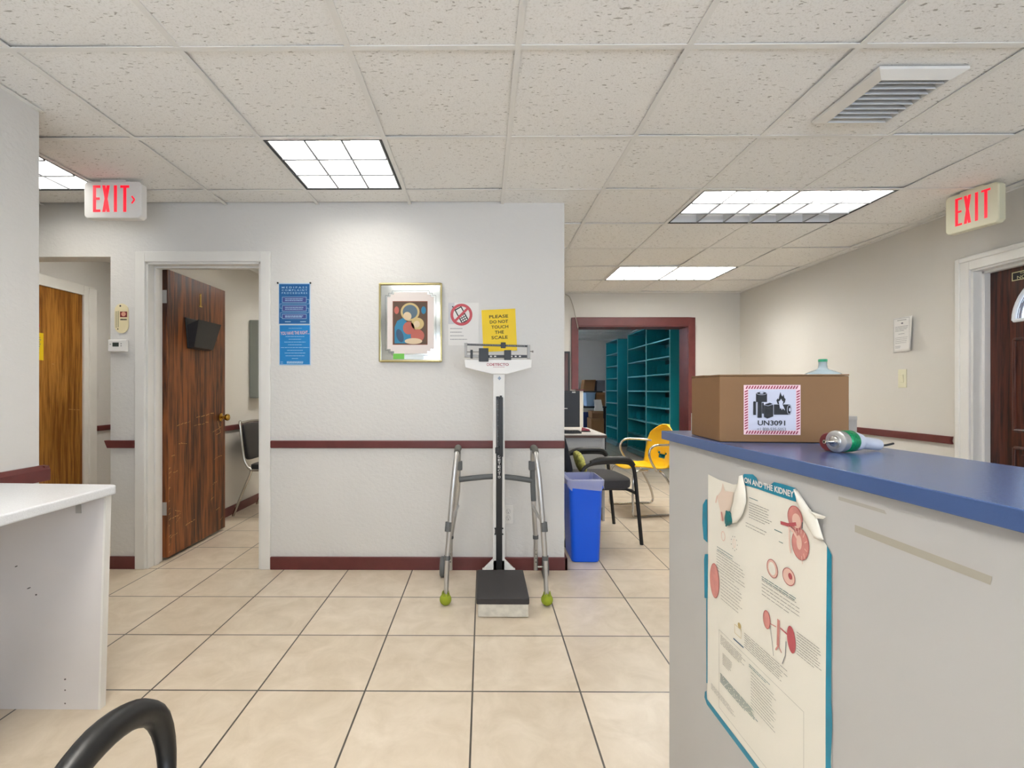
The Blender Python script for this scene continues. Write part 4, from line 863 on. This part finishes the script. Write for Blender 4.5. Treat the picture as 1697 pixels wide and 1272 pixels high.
f.rect(U(708),V(705),U(960),V(538),2,4).ell(U(960),V(622),U(995)-U(960),V(538)-V(622),2,4).ring(U(955),V(622),U(990)-U(955),V(545)-V(622),.001,3,5).ell(U(963),V(622),.0018,.004,3,6)
f.poly([(U(770),V(530)),(U(750),V(470)),(U(770),V(440)),(U(785),V(455)),(U(800),V(390)),(U(815),V(335)),(U(835),V(390)),(U(850),V(410)),(U(865),V(370)),(U(880),V(430)),(U(900),V(450)),(U(890),V(500)),(U(860),V(535))],2,3)
f.poly([(U(790),V(530)),(U(780),V(485)),(U(800),V(480)),(U(822),V(445)),(U(840),V(480)),(U(858),V(490)),(U(845),V(540)),(U(870),V(590)),(U(885),V(635)),(U(850),V(600)),(U(835),V(630)),(U(820),V(595)),(U(805),V(610))],3,6)
f.text('UN3091', U(668), V(842), U(893)-U(443), V(800)-V(885), 2, 4, bold=.02); f.text('+1 800-535-5053', U(668), V(945), U(903)-U(432), V(918)-V(972), 4, 4)
f.build('hazard_label', [mat('label_pink','#e3bfc2',.6), mat('label_red','#8c2440',.6), M['ink'], mat('label_lilac','#b9b9c6',.5), M['grey']], bxo)

# hand tool on the ledge
tl = thing('handheld_device', 'silver hand tool with green band and black cord lying on blue ledge', 'hand tool', (.72,.92,CT))
Cc = Vector((.664,.905,CT+.0215)); ax = Vector((.97,.24,0)).normalized()
b = MB(); b.lathe([(0,0),(.006,0),(.006,-.001),(.012,-.001),(.0125,.001),(.0175,.001),(.0205,.003),(.0210,.007),(.0200,.009),(.0205,.013),(.0195,.018)], Cc, ax, 32); b.build('tin_cap', M['alu'], tl)
b = MB(); b.lathe([(.0080,-.0006),(.0095,-.003),(.0080,-.004),(.004,-.005),(.0032,-.016),(.0038,-.017),(.0038,-.024),(.0015,-.024),(.0012,-.016)], Cc, ax, 20); b.build('nozzle', M['chrome'], tl)
b = MB(); b.lathe([(.0196,.018),(.0206,.020),(.0206,.038),(.0196,.040)], Cc, ax, 32); b.build('green_band', mat('green_foil','#0c8a55',.3,metal=.4,var=.5,vscale=300), tl)
h0 = Cc+ax*.040; h1 = Vector((.768,.932,CT+.0125)); hdir = (h1-h0)
b = MB(); b.tube([h0-ax*.002, h0+hdir*.08, h0+hdir*.25, h0+hdir*.35, h0+hdir*.9, h1], [.0194,.0188,.0165,.0118,.0112,.0108], 20, smooth=2); b.build('handle', mat('pale_grey_plastic','#b3b6c0',.35), tl)
b = MB(); b.lathe([(.0,.0),(.0068,0),(.0068,.006),(.0035,.008),(.0035,.012)], h1, hdir, 14); b.tube([h1+hdir.normalized()*.008, h1+hdir.normalized()*.02+Vector((0,0,.001)), h1+Vector((.040,.012,.001))], .0022, 8); b.build('cord', M['black'], tl)
b = MB(); b.lathe([(.0,.0),(.016,.0),(.018,.003),(.018,.020),(0,.022)], Cc+Vector((.000,.019,-.003)), ax, 20); b.build('rear_cap', mat('dull_red_plastic','#6f2c2c',.4), tl)

# ================================================================== LEFT DESK
LD = thing('desk_counter', 'white speckled laminate desk counter in the lower left foreground', 'counter', (-1.67,.9,0))
xe = -1.385; zt = .826
b = MB(); r = .03; pts = [(-1.95,-1.2),(xe,-1.2)]+[(xe-r+r*math.cos(t), 1.805-r+r*math.sin(t)) for t in [PI/2*k/6 for k in range(7)]]+[(-1.95,1.835)]
b.prism([(x, y, zt-.034) for x, y in pts], (0,0,.034)); b.build('worktop', M['speck'], LD, bevel=.006, seg=3)
q = .022
b = MB(); b.hexa([(-1.94,1.757,0),(xe-.022-q,1.757,0),(xe-.022-q,1.780,0),(-1.94,1.780,0),(-1.94,1.757,zt-.035),(xe-.022,1.757,zt-.035),(xe-.022,1.780,zt-.035),(-1.94,1.780,zt-.035)]); b.build('back_panel', M['dirty'], LD)
b = MB(); b.hexa([(xe-.022-q,1.756,0),(xe-.014-q,1.756,0),(xe-.014-q,1.782,0),(xe-.022-q,1.782,0),(xe-.022,1.756,zt-.035),(xe-.014,1.756,zt-.035),(xe-.014,1.782,zt-.035),(xe-.022,1.782,zt-.035)]); b.build('end_strip', M['white'], LD)
q0 = onY(130, 843, 1.755)
b = MB(); b.box((q0.x-.010,1.754,q0.z-.016), (q0.x+.010,1.7568,zt-.035)); b.box((q0.x-.010,1.73,zt-.038), (q0.x+.010,1.757,zt-.0352)); b.build('bracket', M['alu'], LD)
f = Flat((0,1.7565,0))
for (px, py, a, bb_) in ((108,1143,.003,.003),(108,1165,.003,.003),(108,1125,.004,.003),(27,938,.006,.002),(60,985,.004,.003),(48,974,.008,.002)): p = onY(px, py, 1.7565); f.ell(p.x,p.z,a,bb_,0,1,.4)
p = onY(140, 1184, 1.7565); f.poly([(p.x-.035,p.z+.003),(p.x-.02,p.z+.006),(p.x+.01,p.z+.004),(p.x+.035,p.z+.006),(p.x+.03,p.z-.001),(p.x-.03,p.z-.003)],1,1)
f.build('scuffs', [mat('scuff','#5c5854',.7), mat('rust_stain','#6f5636',.7)], LD)

# office chair in the foreground (only its armrest reaches into view)
oc = thing('office_chair', 'black office chair armrest rising at bottom left edge', 'chair', (-.86,.55,0))
def arm(x):
    b = MB(); b.tube([(x+.05,.42,.40),(x+.01,.50,.48),(x,.58,.560),(x,.66,.612),(x,.74,.637),(x+.005,.815,.628),(x+.015,.862,.585),(x+.03,.862,.50),(x+.06,.80,.42)], [  .012,.014,.018,.022,.024,.023,.020,.015,.012], 12, smooth=4); b.build('armrest', M['black'], oc)
arm(-.605)
b = MB(); b.tube([(-1.19,.42,.40),(-1.15,.44,.50),(-1.14,.52,.60),(-1.14,.72,.66),(-1.145,.83,.62),(-1.155,.862,.50),(-1.19,.80,.42)], .018, 12, smooth=4); b.build('armrest', M['black'], oc)
MB().pad((-.86,.60,.43), (.25,.25,.045)).build('seat', M['black_fab'], oc)
MB().pad((-.86,.30,.74), (.23,.04,.25)).build('backrest', M['black_fab'], oc)
b = MB(); b.tube([(-.86,.60,.40),(-.86,.60,.10)], .028, 14, smooth=0); b.box((-.90,.30,.37), (-.82,.6,.39)); b.tube([(-.86,.34,.38),(-.86,.27,.42),(-.86,.26,.7)], .015, 8); b.build('gas_lift', M['black'], oc)
for k in range(5):
    a = k*2*PI/5+.3; d = Vector((math.cos(a),math.sin(a),0)); cc = Vector((-.86,.60,0))
    MB().tube([cc+Vector((0,0,.11)), cc+d*.14+Vector((0,0,.095)), cc+d*.27+Vector((0,0,.07))], [.022,.018,.013], 10).build('leg', M['black'], oc)
    MB().lathe([(0,-.02),(.024,-.02),(.026,0),(.024,.02),(0,.02)], cc+d*.28+Vector((0,0,.027)), Vector((-d.y,d.x,0)), 16).build('caster', M['black'], oc)

# ================================================================== BIN, CHAIRS, DESK (behind the wall end)
rb = thing('recycling_bin', 'tall blue plastic bin with clear liner at the end of the wall', 'bin', (.70,3.42,0))
def rrect(cx, cy, a, c, r, z, n=5):
    out = []
    for (sx, sy, a0) in ((1,1,0),(-1,1,90),(-1,-1,180),(1,-1,270)):
        for k in range(n+1): t = math.radians(a0+90*k/n); out.append(Vector((cx+sx*(a-r)+r*math.cos(t), cy+sy*(c-r)+r*math.sin(t), z)))
    return out
def loft(b, rings, m=0, cap0=True):
    n = len(rings[0]); vs = [p for R in rings for p in R]
    b.add(vs, [(i*n+k, i*n+(k+1) % n, (i+1)*n+(k+1) % n, (i+1)*n+k) for i in range(len(rings)-1) for k in range(n)], m, True)
    if cap0: b.add(rings[0], [list(range(n))], m)
bc = (.703,3.405)
b = MB(); loft(b, [rrect(*bc,.092,.135,.03,.004), rrect(*bc,.098,.140,.034,.02), rrect(*bc,.115,.152,.034,.50), rrect(*bc,.122,.158,.034,.51), rrect(*bc,.122,.158,.034,.555), rrect(*bc,.116,.152,.03,.555), rrect(*bc,.108,.145,.03,.45), rrect(*bc,.088,.125,.028,.03)]); b.build('body', M['bin'], rb)
lm = mat('clear_liner', '#b9bdd9', .3, trans=.0, alpha=.62); rnd = random.Random(11)
def wob(ring, a, zz): return [p+Vector((rnd.uniform(-a,a),rnd.uniform(-a,a),rnd.uniform(-zz,zz))) for p in ring]
b = MB(); loft(b, [wob(rrect(*bc,.128,.163,.036,.515),.006,.022), wob(rrect(*bc,.130,.165,.036,.54),.004,.006), rrect(*bc,.128,.163,.036,.566), wob(rrect(*bc,.112,.147,.03,.572),.004,.004), wob(rrect(*bc,.104,.142,.03,.52),.005,.006), wob(rrect(*bc,.094,.13,.03,.40),.006,.01), wob(rrect(*bc,.084,.118,.03,.26),.006,.01)], cap0=False)
b.build('liner', lm, rb)

# dark fabric armchair
def armchair():
    t = thing('guest_chair', 'dark grey fabric armchair with black arms behind the blue bin', 'chair', (0,0,0))
    MB().pad((0,0,.455), (.265,.255,.05), e=.4).build('seat', M['black_fab'], t)
    R = Matrix.Rotation(-.25, 3, 'Y')
    MB().pad((-.285,0,.74), (.035,.235,.24), e=.45, R=R).build('backrest', mat('dark_navy_fabric','#25262d',.8,bump=.3,bscale=300), t)
    for s in (-1, 1):
        y = .285*s
        MB().tube([(.30,y,0),(.265,y,.35),(.245,y,.54),(.22,y,.61),(.15,y,.632),(-.05,y,.628),(-.14,y,.60),(-.19,y,.52),(-.2,y,.44)], .0145, 10, smooth=4).build('arm_frame', M['black'], t)
        MB().tube([(.235,y,.605),(.19,y,.648),(.10,y,.655),(-.03,y,.65),(-.10,y,.63)], [.018,.024,.025,.024,.018], 12, smooth=4).build('arm_pad', M['black'], t)
        MB().tube([(-.20,y,.46),(-.25,y,.25),(-.30,y,0)], .0135, 10).build('leg', M['black'], t)
        MB().tube([(.265,y,.38),(.2,.20*s,.41),(-.2,.2*s,.41)], .011, 8).build('seat_rail', M['black'], t)
        MB().tube([(-.22,.15*s,.42),(-.30,.15*s,.5),(-.33,.15*s,.72)], .011, 8).build('back_support', M['black'], t)
    MB().tube([(.24,-.285,.40),(.21,0,.405),(.24,.285,.40)], .011, 8).build('cross_rail', M['black'], t)
    return t
g = armchair(); g.location = (.885,3.905,0); g.rotation_euler.z = .10
# green patterned cushion on the chair
b = MB(); b.pad((.775,3.83,.605), (.032,.13,.088), e=.7, R=Matrix.Rotation(-.3, 3, 'Y'))
cu_ = b.build('cushion', mat('green_pattern_cloth','#c9c76a',.8,var=.7,vscale=45)); tag(cu_, 'yellow-green patterned cushion resting on the dark armchair', 'cushion')

# yellow plastic chair
yc = thing('yellow_chair', 'yellow plastic shell chair with chrome arms and sled base', 'chair', (0,0,0))
def shell(u, v):      # u across, v from seat front up to the back's top; chair faces -x
    prof = [(-.235,.425),(-.20,.448),(-.10,.445),(.04,.425),(.13,.430),(.185,.475),(.205,.56),(.225,.66),(.250,.76),(.268,.84)]
    wd = [.17,.205,.225,.225,.225,.24,.255,.255,.23,.13]
    k = len(prof)-1; x = v*k; i = min(int(x), k-1); t = x-i
    g = lambda a: a[max(0,min(k,i))]*(1-t)+a[max(0,min(k,i+1))]*t
    X_ = g([p[0] for p in prof]); Z_ = g([p[1] for p in prof]); w__ = g(wd); s = (u*2-1); 
    dish = s*s
    if v > .5: X_ -= .05*dish
    else: Z_ += .02*dish
    if v > .85: w__ *= math.sqrt(max(.03, 1-((v-.85)/.155)**2))
    return Vector((X_, s*w__, Z_))
b = MB(); nu, nv = 24, 40
vs = [shell(i/nu, j/nv) for j in range(nv+1) for i in range(nu+1)]; fs = []
for j in range(nv):
    for i in range(nu):
        if (j in (24,25) and 9 <= i <= 14) or (j == 26 and i in (8,9,14,15)): continue
        fs.append((j*(nu+1)+i, j*(nu+1)+i+1, (j+1)*(nu+1)+i+1, (j+1)*(nu+1)+i))
b.add(vs, fs, 0, True); sh = b.build('shell', M['yellow'], yc, solid=.009)
for s in (-1, 1):
    y = .25*s
    MB().tube([(-.06,.19*s,.42),(-.20,y*.9,.415),(-.235,y,.30),(-.235,y,.10),(-.235,y,.03),(-.19,y,.012),(.12,y,.012),(.20,y,.012),(.235,y,.05),(.20,y,.18),(.10,y*.95,.36),(.06,.19*s,.415)], .0115, 10, smooth=4).build('sled_frame', M['chrome'], yc)
    MB().tube([(.03,.20*s,.42),(-.02,.27*s,.44),(-.09,.30*s,.54),(-.10,.30*s,.62),(-.05,.30*s,.668),(.05,.29*s,.672),(.15,.26*s,.668),(.20,.20*s,.66)], .0115, 10, smooth=4).build('armrest', M['chrome'], yc)
yc.location = (1.575,4.69,0); yc.rotation_euler.z = .16

# office desk with equipment
od = thing('office_desk', 'white desk with brown-edged top behind the dark armchair', 'desk', (.6,4.7,0))
dx0, dx1, dy0, dy1 = -.05, 1.095, 4.28, 5.08; dz = .782
MB().box((dx0,dy0,dz-.008), (dx1+.01,dy1,dz)).build('top', mat('pale_worktop','#cfcac6',.4), od)
MB().box((dx0,dy0-.004,dz-.03), (dx1+.014,dy1+.004,dz-.009)).build('edge_band', mat('brown_edge','#5a4136',.5), od, bevel=.002)
MB().box((dx1-.02,dy0+.02,0), (dx1,dy1-.02,dz-.031)).build('end_panel', M['laminate'], od)
MB().box((dx0,dy0+.02,0), (dx0+.02,dy1-.02,dz-.031)).build('end_panel', M['laminate'], od)
MB().box((dx0+.02,dy0+.025,.12), (dx1-.02,dy0+.043,dz-.031)).build('modesty_panel', M['laminate'], od)
mn = thing('monitor', 'black flat monitor standing on the white office desk', 'monitor', (.68,4.72,dz))
mx1 = onY(961, 680, 4.68).x; zt_ = onY(950, 647, 4.68).z; zb_ = onY(950, 709, 4.68).z+.01
MB().box((mx1-.52,4.68,zb_), (mx1,4.72,zt_)).build('bezel', M['black'], mn, bevel=.004)
MB().box((mx1-.50,4.6795,zb_+.03), (mx1-.02,4.681,zt_-.02)).build('screen', mat('dark_screen','#0a0a10',.4), mn)
b = MB(); b.box((mx1-.30,4.725,dz+.012), (mx1-.24,4.75,dz+.15)); b.box((mx1-.38,4.64,dz), (mx1-.16,4.82,dz+.012)); b.build('stand', M['black'], mn, bevel=.003)
p = onY(951, 649.5, 4.678); f = Flat((p.x-.018,4.6785,p.z-.007)); f.box(0,0,.034,.012,.001); f.build('white_label', M['paper'], mn)
p = onY(940, 676.5, 4.678); f = Flat((p.x-.03,4.6785,p.z)); f.lines(-.012,-.004,.032,.004,1,.007,0,1,0); f.build('logo', [M['paper']], mn)
kb_ = thing('keyboard', 'black keyboard lying flat on the white office desk', 'keyboard', (.8,4.42,dz))
MB().box((.42,4.36,dz+.0005), (.90,4.50,dz+.016)).build('case', M['black'], kb_, bevel=.003)
b = MB()
for i in range(18):
    for j in range(5): b.box((.432+.0257*i,4.37+.024*j,dz+.0165), (.432+.0257*i+.021,4.37+.024*j+.019,dz+.023))
b.build('key_set', M['vinyl'], kb_)
st = thing('stapler', 'small dark red stapler beside the keyboard on the desk', 'stapler', (.98,4.55,dz))
MB().box((.93,4.53,dz+.001), (1.02,4.56,dz+.010)).build('base', M['black'], st, bevel=.003)
MB().hexa([(.935,4.532,dz+.011),(1.015,4.532,dz+.011),(1.015,4.558,dz+.011),(.935,4.558,dz+.011),(.94,4.534,dz+.045),(1.01,4.534,dz+.025),(1.01,4.556,dz+.025),(.94,4.556,dz+.045)]).build('arm', mat('dark_red_plastic','#8c1c2c',.35), st, bevel=.004)

# dark framed board on the far wall beside the opening
a = onY(934, 645, YF-.02); c = onY(944.5, 582, YF-.02)
fb = thing('framed_board', 'dark framed board on far wall left of the maroon opening', 'framed board', (a.x,YF,a.z))
b = MB(); b.box((a.x-.35,YF-.025,1.10), (c.x,YF-.001,c.z)); b.build('frame', M['black'], fb, bevel=.003)
MB().box((a.x-.32,YF-.028,1.13), (c.x-.025,YF-.0255,c.z-.025)).build('panel', M['maho'], fb)
# loose wire
p = [onY(937, 487.5, YF-.03), onY(944,492,YF-.04), onY(950,508,YF-.04), onY(954,526,YF-.05), onY(958,544,YF-.04)]
tag(MB().tube(p, .005, 6, smooth=4).build('loose_wire', mat('pale_wire','#a8a294',.5)), 'thin pale wire hanging from ceiling over the maroon frame', 'wire')

# ================================================================== STORAGE ROOM
SX = 2.76; SH = 2.225; SD = .32
def shelving(label, y0, bays, bw):
    L = bays*bw; t = thing('filing_shelf', label, 'shelving unit', (SX+SD/2, y0+L/2, 0), 'tall teal filing shelves')
    z0 = .10; n = 8; hh = (SH-z0-.03)/n; th = .02
    b = MB(); b.prism([(SX-.03,y0-.01,.02),(SX+SD,y0-.01,.02),(SX+SD,y0-.01,z0-.01),(SX+.01,y0-.01,z0-.01),(SX-.02,y0-.01,.07)], (0,L+.02,0)); b.build('base_plinth', mat('grey_teal_plinth','#5f8286',.4), t, bevel=.01)
    MB().box((SX+SD-.006,y0,z0), (SX+SD,y0+L,SH)).build('back_panel', M['teal_back_shaded'], t)
    MB().box((SX,y0,SH-.012), (SX+SD,y0+L,SH)).build('top_panel', M['teal'], t)
    for k in range(bays+1):
        y = y0+bw*k; w2 = .012 if k in (0, bays) else .015
        ya_, yb_ = (y, y+w2*2) if k == 0 else ((y-w2*2, y) if k == bays else (y-w2, y+w2))
        MB().box((SX,ya_,z0-.01), (SX+SD,yb_,SH+.002)).build('upright', M['teal'], t)
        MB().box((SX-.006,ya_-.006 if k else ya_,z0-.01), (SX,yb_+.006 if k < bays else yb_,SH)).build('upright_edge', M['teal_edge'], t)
    for k in range(bays):
        ya_ = y0+bw*k+.02; yb_ = y0+bw*(k+1)-.02
        for j in range(n):
            z = z0+hh*j; MB().box((SX,ya_,z), (SX+SD,yb_,z+.018)).build('shelf', M['teal'], t)
            MB().box((SX-.004,ya_,z-.002), (SX,yb_,z+.018)).build('shelf_lip', M['teal_edge'], t)
            for i in range(5):
                y = ya_+(yb_-ya_)*(i+.5)/5; pts = [(SX+.06,y,z+.02),(SX+SD-.008,y,z+.02),(SX+SD-.008,y,z+.17)]+[(SX+.11+.05*math.cos(q_),y,z+.12+.05*math.sin(q_)) for q_ in [PI/2+PI/2*k_/6 for k_ in range(7)]]
                MB().prism(pts, (0,.004,0)).build('divider', M['teal'], t)
    return t
shelving('double teal filing shelf nearest, inside the maroon framed opening', 7.04, 2, 1.04)
shelving('single teal filing shelf farther back in the storage room', 9.79, 1, .93)

# clutter at the left of the storage room
tb = thing('storage_table', 'dark table holding tubs in the storage room corner', 'table', (2.0,9.2,0))
MB().box((1.55,8.9,.84), (2.30,9.5,.87)).build('tabletop', M['dark'], tb)
for x in (1.58,2.27):
    for y in (8.93,9.47): MB().box((x-.02,y-.02,0), (x+.02,y+.02,.84)).build('leg', M['dark'], tb)
def carton(px0, py0, px1, py1, Y, depth, m, name, label, cat, z0=None, lean=0):
    a = onY(px0, py1, Y); c = onY(px1, py0, Y); zz = a.z if z0 is None else z0
    t = thing(name, label, cat, ((a.x+c.x)/2, Y+depth/2, zz)); b = MB()
    b.hexa([(a.x,Y,zz),(c.x,Y,zz),(c.x,Y+depth,zz),(a.x,Y+depth,zz),(a.x+lean,Y,c.z),(c.x+lean,Y,c.z),(c.x+lean,Y+depth,c.z),(a.x+lean,Y+depth,c.z)]); b.build('carton', m, t, bevel=.006)
    b = MB(); b.hexa([(a.x+lean,Y,c.z),(c.x+lean,Y,c.z),(c.x+lean,Y+.004,c.z),(a.x+lean,Y+.004,c.z),(a.x+lean+.02,Y-.03,c.z-.04),(c.x+lean-.02,Y-.03,c.z-.04),(c.x+lean-.02,Y-.026,c.z-.04),(a.x+lean+.02,Y-.026,c.z-.04)]); b.build('flap', m, t)
    return t
tub = thing('plastic_tub', 'pale blue plastic tub on the dark storage room table', 'tub', (1.99,9.15,.871))
a = onY(971, 672, 8.95); c = onY(987, 650, 8.95)
b = MB(); xm, W = (a.x+c.x)/2, (c.x-a.x)/2; loft(b, [rrect(xm,9.1,W*.85,.13,.02,.872), rrect(xm,9.1,W,.15,.02,c.z-.02), rrect(xm,9.1,W*1.08,.16,.02,c.z-.015), rrect(xm,9.1,W*1.08,.16,.02,c.z)]); b.add(rrect(xm,9.1,W*1.08,.16,.02,c.z), [list(range(24))]); b.build('body', mat('pale_blue_plastic','#90aecb',.4), tub)
carton(988, 650, 1003, 672, 9.0, .25, M['card2'], 'cardboard_box', 'tall tan carton standing beside the pale blue tub', 'box', .871)
blk = carton(966, 648, 999, 652.5, 9.32, .3, M['dark'], 'storage_crate', 'dark crate behind the pale blue tub', 'crate', .871)
carton(966, 629, 985, 648, 9.34, .26, M['card2'], 'cardboard_box', 'crumpled brown carton on top of the dark crate', 'box', onY(966,648,9.32).z+.002, .03)
carton(989, 630, 1003, 646, 9.36, .25, mat('grey_carton','#77757a',.7), 'cardboard_box', 'greyish open carton right of the crumpled brown carton', 'box', onY(966,648,9.32).z+.002, .0)
bn = thing('waste_bin', 'dark blue bin on the floor of the storage room', 'bin', (1.88,8.97,0))
a = onY(963, 708, 8.95); c = onY(976, 683, 8.95); xm = (a.x+c.x)/2
b = MB(); loft(b, [rrect(xm,8.97,.08,.11,.02,.002), rrect(xm,8.97,.10,.13,.02,c.z), rrect(xm,8.97,.093,.123,.02,c.z), rrect(xm,8.97,.075,.10,.02,.03)]); b.build('body', mat('navy_plastic','#1d3f8c',.4), bn)
c1 = carton(980, 693, 1001, 716, 8.35, .35, M['card'], 'cardboard_box', 'lower tan carton of the stack beside teal shelf', 'box', 0)
zc = onY(979,693,8.35).z
c2 = carton(981, 681, 1000, 693, 8.38, .3, M['card'], 'cardboard_box', 'upper tan carton of the stack beside teal shelf', 'box', zc+.002)
zc2 = onY(981,681,8.38).z
for k, (lx, r_, hh) in enumerate(((985,.1,.10),(989,-.15,.20))):
    a = onY(lx, 690, 8.45); b = MB(); b.hexa([(a.x,8.45+.07*k,zc2+.002),(a.x+.13,8.45+.07*k,zc2+.002),(a.x+.13,8.47+.07*k,zc2+.002),(a.x,8.47+.07*k,zc2+.002),(a.x+r_*.2,8.47+.07*k,zc2+hh),(a.x+.13+r_*.2,8.47+.07*k,zc2+hh),(a.x+.13+r_*.2,8.49+.07*k,zc2+hh),(a.x+r_*.2,8.49+.07*k,zc2+hh)])
    tag(b.build('paper_stack', M['paper']), ('short loose stack' if k == 0 else 'taller crumpled bundle')+' of white paper on the tan cartons', 'papers')
# unlit light troffer in the storage ceiling, built as a plain panel
vg = MB(); vg.box((.60,8.42,CZ-.012), (1.95,8.98,CZ-.002)); rg = vg.build('unlit_troffer', mat('unlit_troffer_grey','#5c6166',.5)); tag(rg, 'dark unlit panel in the storage room ceiling', 'ceiling panel')

# ================================================================== white shelf with water jug behind the counter
ws = thing('white_cabinet', 'low white open cabinet behind the counter under the water jug', 'cabinet', (1.99,3.5,0))
wx0, wx1, wy0, wy1, wz = 1.60, 2.56, 3.28, 3.68, 1.005
b = MB(); b.box((wx0,wy0,0), (wx0+.03,wy1,wz-.03)); b.build('side_panel', M['laminate'], ws)
MB().box((wx1-.06,wy0,0), (wx1,wy1,wz-.03)).build('side_panel', M['laminate'], ws)
MB().box((wx0,wy0-.005,wz-.03), (wx1,wy1,wz)).build('top', M['laminate'], ws, bevel=.003)
MB().box((wx0+.03,wy1-.02,.02), (wx1-.06,wy1,wz-.03)).build('back_panel', mat('brown_hardboard','#3b2c22',.7), ws)
for z in (.08,.52): MB().box((wx0+.03,wy0+.01,z), (wx1-.06,wy1-.02,z+.02)).build('shelf', M['laminate'], ws)
jg = thing('water_jug', 'clear blue plastic water jug with green cap behind the cardboard box', 'jug', (2.385,3.44,wz))
jx = onY(1363.5, 600, 3.44).x; jt = onY(1363, 595, 3.44).z
prof = [(0,.001),(.115,.001),(.13,.015),(.132,.16),(.126,.175),(.132,.19),(.134,.255),(.128,.275),(.105,.298),(.07,.315),(.038,.325),(.029,.335),(.026,.36),(.026,jt-wz-.008)]
MB().lathe(prof, (jx,3.44,wz), (0,0,1), 40).build('bottle', mat('blue_polycarbonate','#a9c3d2',.12,alpha=.55), jg)
MB().lathe([(0,jt-wz),(.027,jt-wz),(.0285,jt-wz-.003),(.0285,jt-wz-.018),(.027,jt-wz-.019)], (jx,3.44,wz), (0,0,1), 24).build('cap', mat('green_cap','#27936f',.4), jg)

# ================================================================== EXAM ROOM things
def vinyl_chair():
    t = thing('vinyl_chair', 'black vinyl chair with chrome frame seen through the exam room doorway', 'chair', (0,0,0))
    MB().pad((.05,0,.455), (.22,.22,.03), e=.3).build('seat', M['vinyl'], t)
    MB().pad((-.21,0,.69), (.02,.205,.175), e=.25, R=Matrix.Rotation(-.13, 3, 'Y')).build('backrest', M['vinyl'], t)
    for s in (-1, 1):
        y = .235*s
        MB().tube([(-.30,y,0),(-.20,y,.25),(-.13,y,.42),(-.16,y,.46),(-.20,y,.56),(-.235,y,.86),(-.24,y*.93,.875)], .012, 10, smooth=4).build('rear_frame', M['chrome'], t)
        MB().tube([(.28,y,0),(.24,y,.25),(.20,y,.41),(.14,y,.43),(-.14,y,.43)], .012, 10, smooth=4).build('leg', M['chrome'], t)
    MB().tube([(-.235,-.22,.872),(-.245,0,.878),(-.235,.22,.872)], .012, 10).build('top_rail', M['chrome'], t)
    return t
vc = vinyl_chair(); vc.location = (-2.045,4.68,0)
lb = thing('wall_lightbox', 'grey wall box seen edge-on inside the exam room', 'wall box', (-2.35,5.3,1.5))
MB().box((-2.399,4.86,1.10), (-2.30,5.5,1.90)).build('case', mat('grey_green_metal','#8b9089',.4), lb, bevel=.01)
MB().box((-2.2995,4.90,1.14), (-2.297,5.46,1.86)).build('screen', mat('frosted_panel','#a9afa8',.3), lb)
